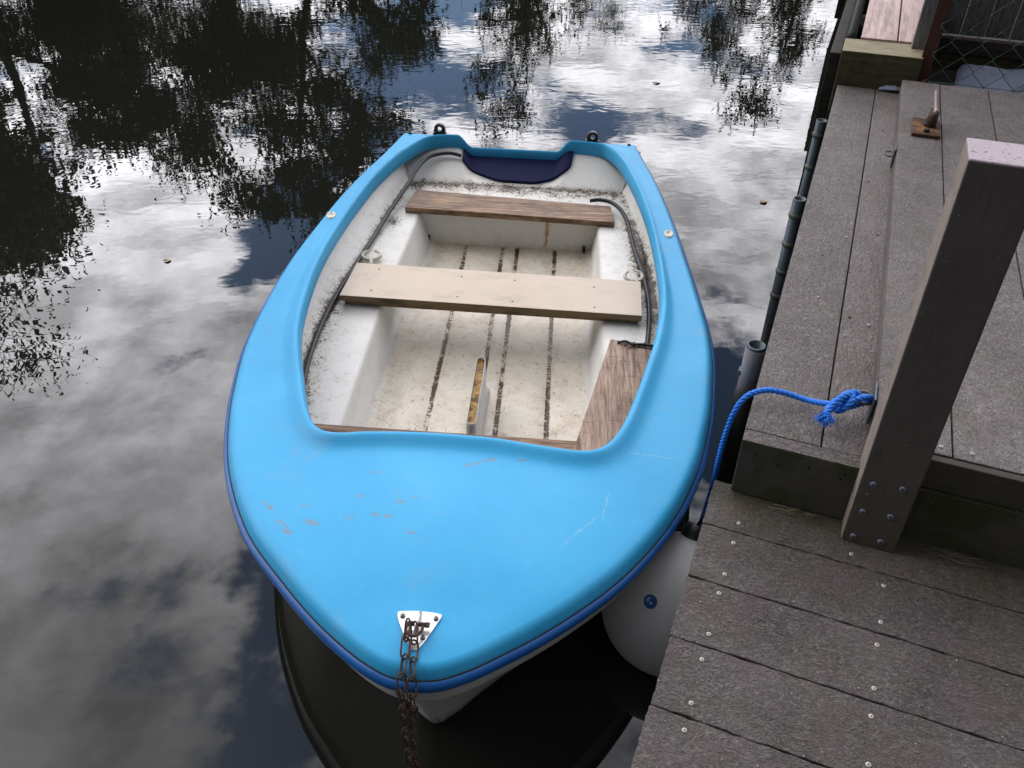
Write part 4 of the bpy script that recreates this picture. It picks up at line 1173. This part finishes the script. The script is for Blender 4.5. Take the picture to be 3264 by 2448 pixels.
# oar sockets
def socket():
    m_ = MB(); N_ = 28; r0 = [(.017*math.cos(2*math.pi*j/N_), .030*math.sin(2*math.pi*j/N_)) for j in range(N_)]
    rws_ = []
    for j in list(range(N_))+[0]:
        x, y = r0[j]; rws_.append([(x, y, 0), (x*.97, y*.97, .003), (x*.85, y*.88, .0045), (x*.55, y*.45, .0045), (x*.5, y*.40, .002), (x*.01, y*.01, .0015)])
    m_.grid(rws_); return m_
s1 = socket().build('oar_socket', M['whiteplastic'], boat); s1.location = (-.655, 1.93, deckz(-.655, 1.93)+.0005); s1.rotation_euler = (0, 0, R(8))
hs = MB(); hs.lathe([(.0001, .0003), (.0028, .0002), (.003, -.0005)], 10); hsl = hs.build('socket_screw', M['slot'], s1, fix=False); hsl.location = (0, .022, .0045)
h2 = hsl.copy(); COL.objects.link(h2); h2.parent = s1; h2.location = (0, -.022, .0045)
s2 = copy_tree(s1, boat); s2.location = (.600, 1.93, deckz(.6, 1.93)+.0005); s2.rotation_euler = (0, 0, R(-6))
# drain fitting and small things on the floor
m_ = MB(); m_.box(.305, .318, 2.262, 2.282, .03, .052); m_.tube([(.311, 2.262, .041), (.311, 2.250, .041)], .004, 8); m_.build('drain_fitting', M['blackplastic'], boat, bevel=.001)
m_ = MB(); m_.tube([(-.350, 2.275, .065), (-.352, 2.268, .04), (-.345, 2.255, .02), (-.335, 2.245, .013)], .009, 8); m_.build('drain_tube', M['rubber'], boat)
# rust streak running down the riser below the stern seat
m_ = MB(); st_ = [(.143, .158), (.150, .165), (.156, .158), (.158, .14), (.156, .12), (.160, .10), (.155, .085), (.157, .06), (.152, .045), (.148, .022), (.146, .05), (.148, .08), (.143, .10), (.147, .12), (.145, .14)]
m_.add([(x, 2.2815, z) for x, z in st_], [tuple(range(len(st_)))])
def b(t):
    f = t.noise(t.scalev(t.co, (6, 6, 1)), 25, 5, .7); nd = pbsdf(t, t.ramp(f, [(.3, (.62, .45, .25)), (.5, (.50, .24, .06)), (.7, (.30, .11, .02))]), .5); return nd
M['streak'] = material('rust streak', b)
m_.build('rust_streak', M['streak'], boat, fix=False)

# bow plate
pz = lambda x, y: deckz(x, y)
bp = empty('bow_plate_tmp', BOAT); bpy.data.objects.remove(bp)
outl = catmull([(-.076, .112, 0), (-.072, .118, 0), (-.036, .121, 0), (.000, .118, 0), (.005, .112, 0), (-.002, .094, 0), (-.020, .052, 0), (-.030, .038, 0), (-.040, .040, 0), (-.050, .056, 0), (-.070, .094, 0)], 4, True)
m_ = MB(); k_ = len(outl); vs = []
for dz in (.0008, .0042):
    vs += [(p[0], p[1], pz(p[0], p[1])+dz) for p in outl]
vs.append((-.036, .085, pz(-.036, .085)+.0044))
m_.add(vs, [(i, (i+1) % k_, k_+(i+1) % k_, k_+i) for i in range(k_)] + [(k_+i, k_+(i+1) % k_, 2*k_) for i in range(k_)], 0, False)
plate = m_.build('bow_plate', M['steel'], boat)
scr_s = screw_mesh(.0050, M['screw'], 'slot', .0028); fs_ = True
for (x, y, a) in ((-.066, .108, .9), (-.004, .107, 1.6), (-.050, .094, .8), (-.020, .092, 1.0), (-.056, .066, .2), (-.022, .064, 1.4)):
    screw_at(scr_s, plate, (x, y, pz(x, y)+.0042), (R(4), 0, a), fs_); fs_ = False
m_ = MB(); m_.tube([(-.034, .122, pz(-.034, .12)+.004), (-.034, .108, pz(-.034, .11)+.014), (-.035, .095, pz(-.034, .095)+.021), (-.036, .080, pz(-.03, .08)+.018), (-.037, .066, pz(-.03, .07)+.004)], [.0022, .003, .0035, .0035, .003], 8)
m_.build('plate_eye', M['steel'], plate)

# ================================================================ CHAIN with shackle
def chain_pts(path, pitch):
    P = [Vector(p) for p in catmull(path, 20)]; L = [0]
    for i in range(1, len(P)): L.append(L[-1]+(P[i]-P[i-1]).length)
    n_ = int(L[-1]/pitch); out = []; j = 0
    for i in range(n_):
        s_ = pitch*(i+.5)
        while j < len(L)-2 and L[j+1] < s_: j += 1
        t = (s_-L[j])/(L[j+1]-L[j]); out.append((P[j].lerp(P[j+1], t), (P[j+1]-P[j]).normalized()))
    return out
lk = MB(); Lh, Wh, wr_ = .0200, .0082, .0018; pts = []
for j in range(7): a = -math.pi/2+math.pi*j/6; pts.append((Lh-Wh+Wh*math.cos(a), Wh*math.sin(a), 0))
for j in range(7): a = math.pi/2+math.pi*j/6; pts.append((-(Lh-Wh)+Wh*math.cos(a), Wh*math.sin(a), 0))
lk.tube(pts, wr_, 7, True); 
cbase = (-.045, .07, .45)
ch = empty('mooring_chain', BOAT, cbase); tag(ch, 'rusty doubled link chain hanging from the bow plate into the dark water', 'chain')
link0 = lk.build('link', M['rust'], ch); fl0 = True
zb = pz(-.04, .03)
pathA = [(-.050, .078, zb+.030), (-.049, .045, zb+.013), (-.047, .01, zb+.006), (-.047, -.022, zb-.012), (-.044, -.036, zb-.06), (-.040, -.045, zb-.14), (-.034, -.055, zb-.24), (-.028, -.07, .10), (-.02, -.08, -.08)]
pathB = [(-.038, .074, zb+.028), (-.034, .045, zb+.014), (-.031, .008, zb+.006), (-.028, -.026, zb-.014), (-.026, -.040, zb-.07), (-.026, -.050, zb-.15), (-.020, -.062, zb-.25), (-.012, -.078, .09), (-.005, -.09, -.08)]
for ci, pth in enumerate((pathA, pathB)):
    pts_ = chain_pts(pth, .0315)
    for i, (p, t_) in enumerate(pts_):
        q = link0 if fl0 else link0.copy()
        if not fl0: COL.objects.link(q)
        fl0 = False; q.parent = ch
        upv = Vector((0, 0, 1)) if abs(t_.z) < .8 else Vector((0, -1, 0))
        side = t_.cross(upv).normalized(); nrm_ = side.cross(t_)
        ang = (R(38) if i % 2 else R(-50)) + rnd.uniform(-.12, .12)
        Rm = Matrix((( t_.x, side.x, nrm_.x), (t_.y, side.y, nrm_.y), (t_.z, side.z, nrm_.z)))
        q.matrix_local = Matrix.Translation(p-Vector(cbase)) @ Rm.to_4x4() @ Matrix.Rotation(ang, 4, 'X')
# shackle
m_ = MB(); zs = pz(-.036, .08)+.016
pts = [(-.052, .084, zs), (-.053, .070, zs+.002), (-.047, .060, zs+.004), (-.038, .056, zs+.005), (-.030, .060, zs+.004), (-.024, .070, zs+.002), (-.025, .084, zs)]
m_.tube([tuple(p) for p in catmull(pts, 4)], .0030, 8); m_.tube([(-.056, .084, zs), (-.020, .084, zs)], .0042, 8); m_.box(-.020, -.012, .0795, .0885, zs-.002, zs+.002)
m_.build('shackle', M['rust'], ch, off=cbase)

# ================================================================ LOOSE RUBBER STRIPS
def strip(pts, label, r_=.0085):
    base = tuple(pts[len(pts)//2]); m_ = MB(); m_.tube([tuple(p) for p in catmull(pts, 6)], r_, 8)
    o_ = m_.build('rubber_strip', M['rubber'], None, off=base); place(o_, BOAT, base)
    tag(o_, label, 'rubber strip', 'loose black rubber strips inside the boat'); return o_
strip([(-.255, 2.69, .250), (-.30, 2.695, .256), (-.345, 2.69, .254), (-.395, 2.655, .250), (-.43, 2.56, .242), (-.455, 2.42, .22), (-.485, 2.28, .20), (-.505, 2.15, .19), (-.525, 1.96, .185), (-.545, 1.80, .182), (-.565, 1.58, .182), (-.572, 1.42, .182), (-.570, 1.30, .182), (-.560, 1.17, .182), (-.545, 1.06, .182), (-.52, .95, .182)],
      'longer black rubber strip running along the left side and up over the transom')
strip([(.325, 2.40, .202), (.365, 2.405, .206), (.415, 2.385, .206), (.455, 2.33, .198), (.478, 2.25, .185), (.487, 2.15, .180), (.494, 2.04, .180), (.508, 1.93, .180), (.520, 1.80, .180), (.525, 1.68, .180), (.520, 1.55, .180), (.506, 1.42, .180), (.495, 1.36, .181)],
      'shorter black rubber strip lying from the brown stern seat down the right bench')
# ================================================================ ROWLOCKS
def rowlock(label, loc, rz_, tilt):
    m_ = MB(); pts = []
    for j in range(17):
        a = R(-160)+R(320)*j/16 - math.pi/2
        pts.append((.034*math.cos(a), .026*math.sin(a), 0))
    rad = [.0045+.0035*math.sin(math.pi*j/16) for j in range(17)]
    m_.tube(pts, rad, 10); m_.tube([(0, -.026, 0), (0, -.045, 0), (0, -.075, 0)], [.0085, .0072, .0068], 12)
    o_ = m_.build('rowlock', M['whiteplastic'], None)
    o_.matrix_world = BOAT @ Matrix.Translation(loc) @ Matrix.Rotation(rz_, 4, 'Z') @ Matrix.Rotation(tilt, 4, 'X')
    tag(o_, label, 'rowlock', 'white plastic rowlocks lying on the benches'); return o_
rowlock('cream plastic rowlock lying on the left bench with its stem towards the pale seat', (-.500, 1.865, .186), R(8), R(12))
rowlock('cream plastic rowlock tucked behind the right end of the pale seat', (.480, 1.815, .190), R(20), R(20))

# ================================================================ SMALL DEBRIS
def scatter(name, mat, frame, items, label, cat, group=None, kind=None):
    pass
def twig(name, frame, pts, r_, mat, label, cat, base=None):
    base = base or tuple(pts[0]); m_ = MB(); m_.tube([tuple(p) for p in catmull(pts, 4)], r_, 5)
    o_ = m_.build(name, mat, None, off=base); place(o_, frame, base); tag(o_, label, cat); return o_
twig('twig', BOAT, [(-.285, 2.20, .014), (-.25, 2.225, .016), (-.22, 2.235, .014), (-.19, 2.255, .016)], .0022, M['bark'], 'thin dark twig on the boat floor near the stern riser', 'twig')
def clump(name, frame, c, rad, nn, s_, mat, label, cat, flat=.25, seed=1):
    r2 = random.Random(seed); V = []; F = []
    for _ in range(nn):
        p = Vector((c[0]+r2.gauss(0, rad[0]), c[1]+r2.gauss(0, rad[1]), c[2]+abs(r2.gauss(0, rad[0]*flat))+s_*.2))
        a = Vector((r2.gauss(0, 1), r2.gauss(0, 1), r2.gauss(0, .4))).normalized()*s_*r2.uniform(.4, 1.2)
        b_ = Vector((r2.gauss(0, 1), r2.gauss(0, 1), r2.gauss(0, .6))).normalized()*s_*r2.uniform(.2, .7)
        o_ = len(V); V += [tuple(p-a), tuple(p-b_), tuple(p+a), tuple(p+b_)]; F.append((o_, o_+1, o_+2, o_+3))
    m_ = MB(); m_.add(V, F); ob = m_.build(name, mat, None, off=c, fix=False); place(ob, frame, c)
    tag(ob, label, cat); return ob
clump('moss_clump', BOAT, (-.33, 2.235, .006), (.012, .014), 90, .004, M['moss'], 'green brown moss clump in the left stern corner of the boat floor', 'moss', seed=2)
clump('leaf_litter', BOAT, (-.187, 2.21, .002), (.006, .045), 160, .004, M['moss'], 'black leaf litter in the left floor groove near the stern', 'litter', seed=3)
clump('leaf_litter', BOAT, (-.028, 2.20, .002), (.008, .04), 120, .004, M['moss'], 'black leaf litter in the left one of the two middle grooves', 'litter', seed=4)
clump('leaf_litter', BOAT, (.187, 1.17, .004), (.008, .012), 70, .004, M['bark'], 'dark lump of litter at the near end of the right floor groove', 'litter', seed=5)
clump('leaf_litter', BOAT, (.325, 2.22, .004), (.010, .014), 60, .004, M['bark'], 'brown litter below the black drain fitting', 'litter', seed=8)
clump('leaf_litter', BOAT, (-.475, 2.17, .172), (.014, .024), 120, .0045, M['moss'], 'dark litter patch on the left bench beside the rubber strip', 'litter', seed=6)
clump('leaf_litter', BOAT, (.530, 1.9, .174), (.005, .16), 420, .0045, M['moss'], 'long line of dark litter beside the right rubber strip', 'litter', seed=7)
clump('leaf_litter', BOAT, (-.02, 2.54, .173), (.10, .010), 160, .0045, M['moss'], 'dark litter in the crease below the navy transom pad', 'litter', seed=9)
# straw on the jetty
def straws(c, nn, ln_, seed, label, spread=(.05, .01)):
    r2 = random.Random(seed); m_ = MB()
    for _ in range(nn):
        p = Vector((c[0]+r2.uniform(-spread[0], spread[0]), c[1]+r2.uniform(-spread[1], spread[1]), c[2]+.001)); a = r2.gauss(0, .6)
        d = Vector((math.cos(a), math.sin(a)*.6, r2.uniform(0, .12))); e = Vector((r2.uniform(-.3, .3), r2.uniform(-.3, .3), 0))
        l_ = ln_*r2.uniform(.3, 1); m_.tube([tuple(p), tuple(p+d*l_*.5+e*l_*.2), tuple(p+d*l_)], [.0006, .0005, .0003], 4)
    o_ = m_.build('dry_straw', M['straw'], None, off=c); place(o_, JET, c); tag(o_, label, 'straw'); return o_
straws((.17, -.038, Z1), 16, .045, 1, 'wisp of dry straw at the foot of the dark bench fascia')
straws((.47, -.045, Z1), 14, .05, 2, 'wisp of dry straw on the board right of the post foot')
straws((.66, -.08, Z1), 9, .05, 3, 'dry straw stalks by the right border of the photo')
# white specks (droppings and petals) on the boards
r3 = random.Random(9); V = []
m_ = MB()
for (x, y, z, s_) in [(.175, 1.0, Z2, .006), (.13, .62, Z2, .004), (.105, .60, Z2, .003), (.11, .50, Z2, .003), (.21, .46, Z2, .003), (.26, .53, Z2, .006), (.10, 1.98, Z2, .004)]:
    k_ = 9; poly = [(x+s_*r3.uniform(.5, 1.)*math.cos(2*math.pi*i/k_), y+s_*r3.uniform(.5, 1.)*math.sin(2*math.pi*i/k_)) for i in range(k_)]
    m_.prism(poly, z+.0004, z+.002)
o = m_.build('pale_specks', M['speck'], None, off=(.15, .8, Z2)); place(o, JET, (.15, .8, Z2)); tag(o, 'scattered pale droppings and petals on the upper bench boards', 'specks', kind='stuff')
m_ = MB()
for _ in range(60):
    x, y = r3.uniform(.02, 1.0), r3.uniform(-.72, -.1); s_ = r3.uniform(.0006, .0016)
    k_ = 6; poly = [(x+s_*r3.uniform(.5, 1.6)*math.cos(2*math.pi*i/k_), y+s_*r3.uniform(.5, 1.)*math.sin(2*math.pi*i/k_)) for i in range(k_)]
    m_.prism(poly, Z1+.0004, Z1+.0016)
o = m_.build('pale_crumbs', M['speck'], None, off=(.4, -.4, Z1)); place(o, JET, (.4, -.4, Z1)); tag(o, 'tiny pale crumbs sprinkled over the lower jetty boards', 'crumbs', kind='stuff')
# things afloat
def float_leaf(u, x, y, s_, a, label, mat=M['leaf']):
    m_ = MB(); rws_ = []
    for i in range(9):
        t = i/8; w_ = s_*.33*math.sin(math.pi*min(1, t*.97+.015)); rws_.append([(s_*(t-.5), -w_, .004*math.sin(t*3)+.002), (s_*(t-.5), 0, .0015), (s_*(t-.5), w_, .005*math.sin(t*3+1)+.002)])
    m_.grid(rws_); o_ = m_.build('floating_leaf', mat, None); o_.location = (x, y, .0005); o_.rotation_euler = (0, 0, a)
    md_ = o_.modifiers.new('th', 'SOLIDIFY'); md_.thickness = .0006
    tag(o_, label, 'leaf', 'leaves afloat on the river'); return o_
float_leaf(0, 1.195, 3.56, .045, .4, 'curled tan leaf afloat in the grey water near the jetty edge')
float_leaf(0, -1.60, 5.05, .04, .5, 'tan leaf afloat in the dark tree reflection at upper left')
float_leaf(0, .93, 5.3, .05, .1, 'long pale leaf afloat in the bright water beyond the boat')
float_leaf(0, .50, 1.30, .035, -.5, 'small brown leaf afloat in the gap between boat and jetty corner')
float_leaf(0, -1.45, 3.0, .03, .2, 'small dark leaf afloat on the grey water left of the boat')
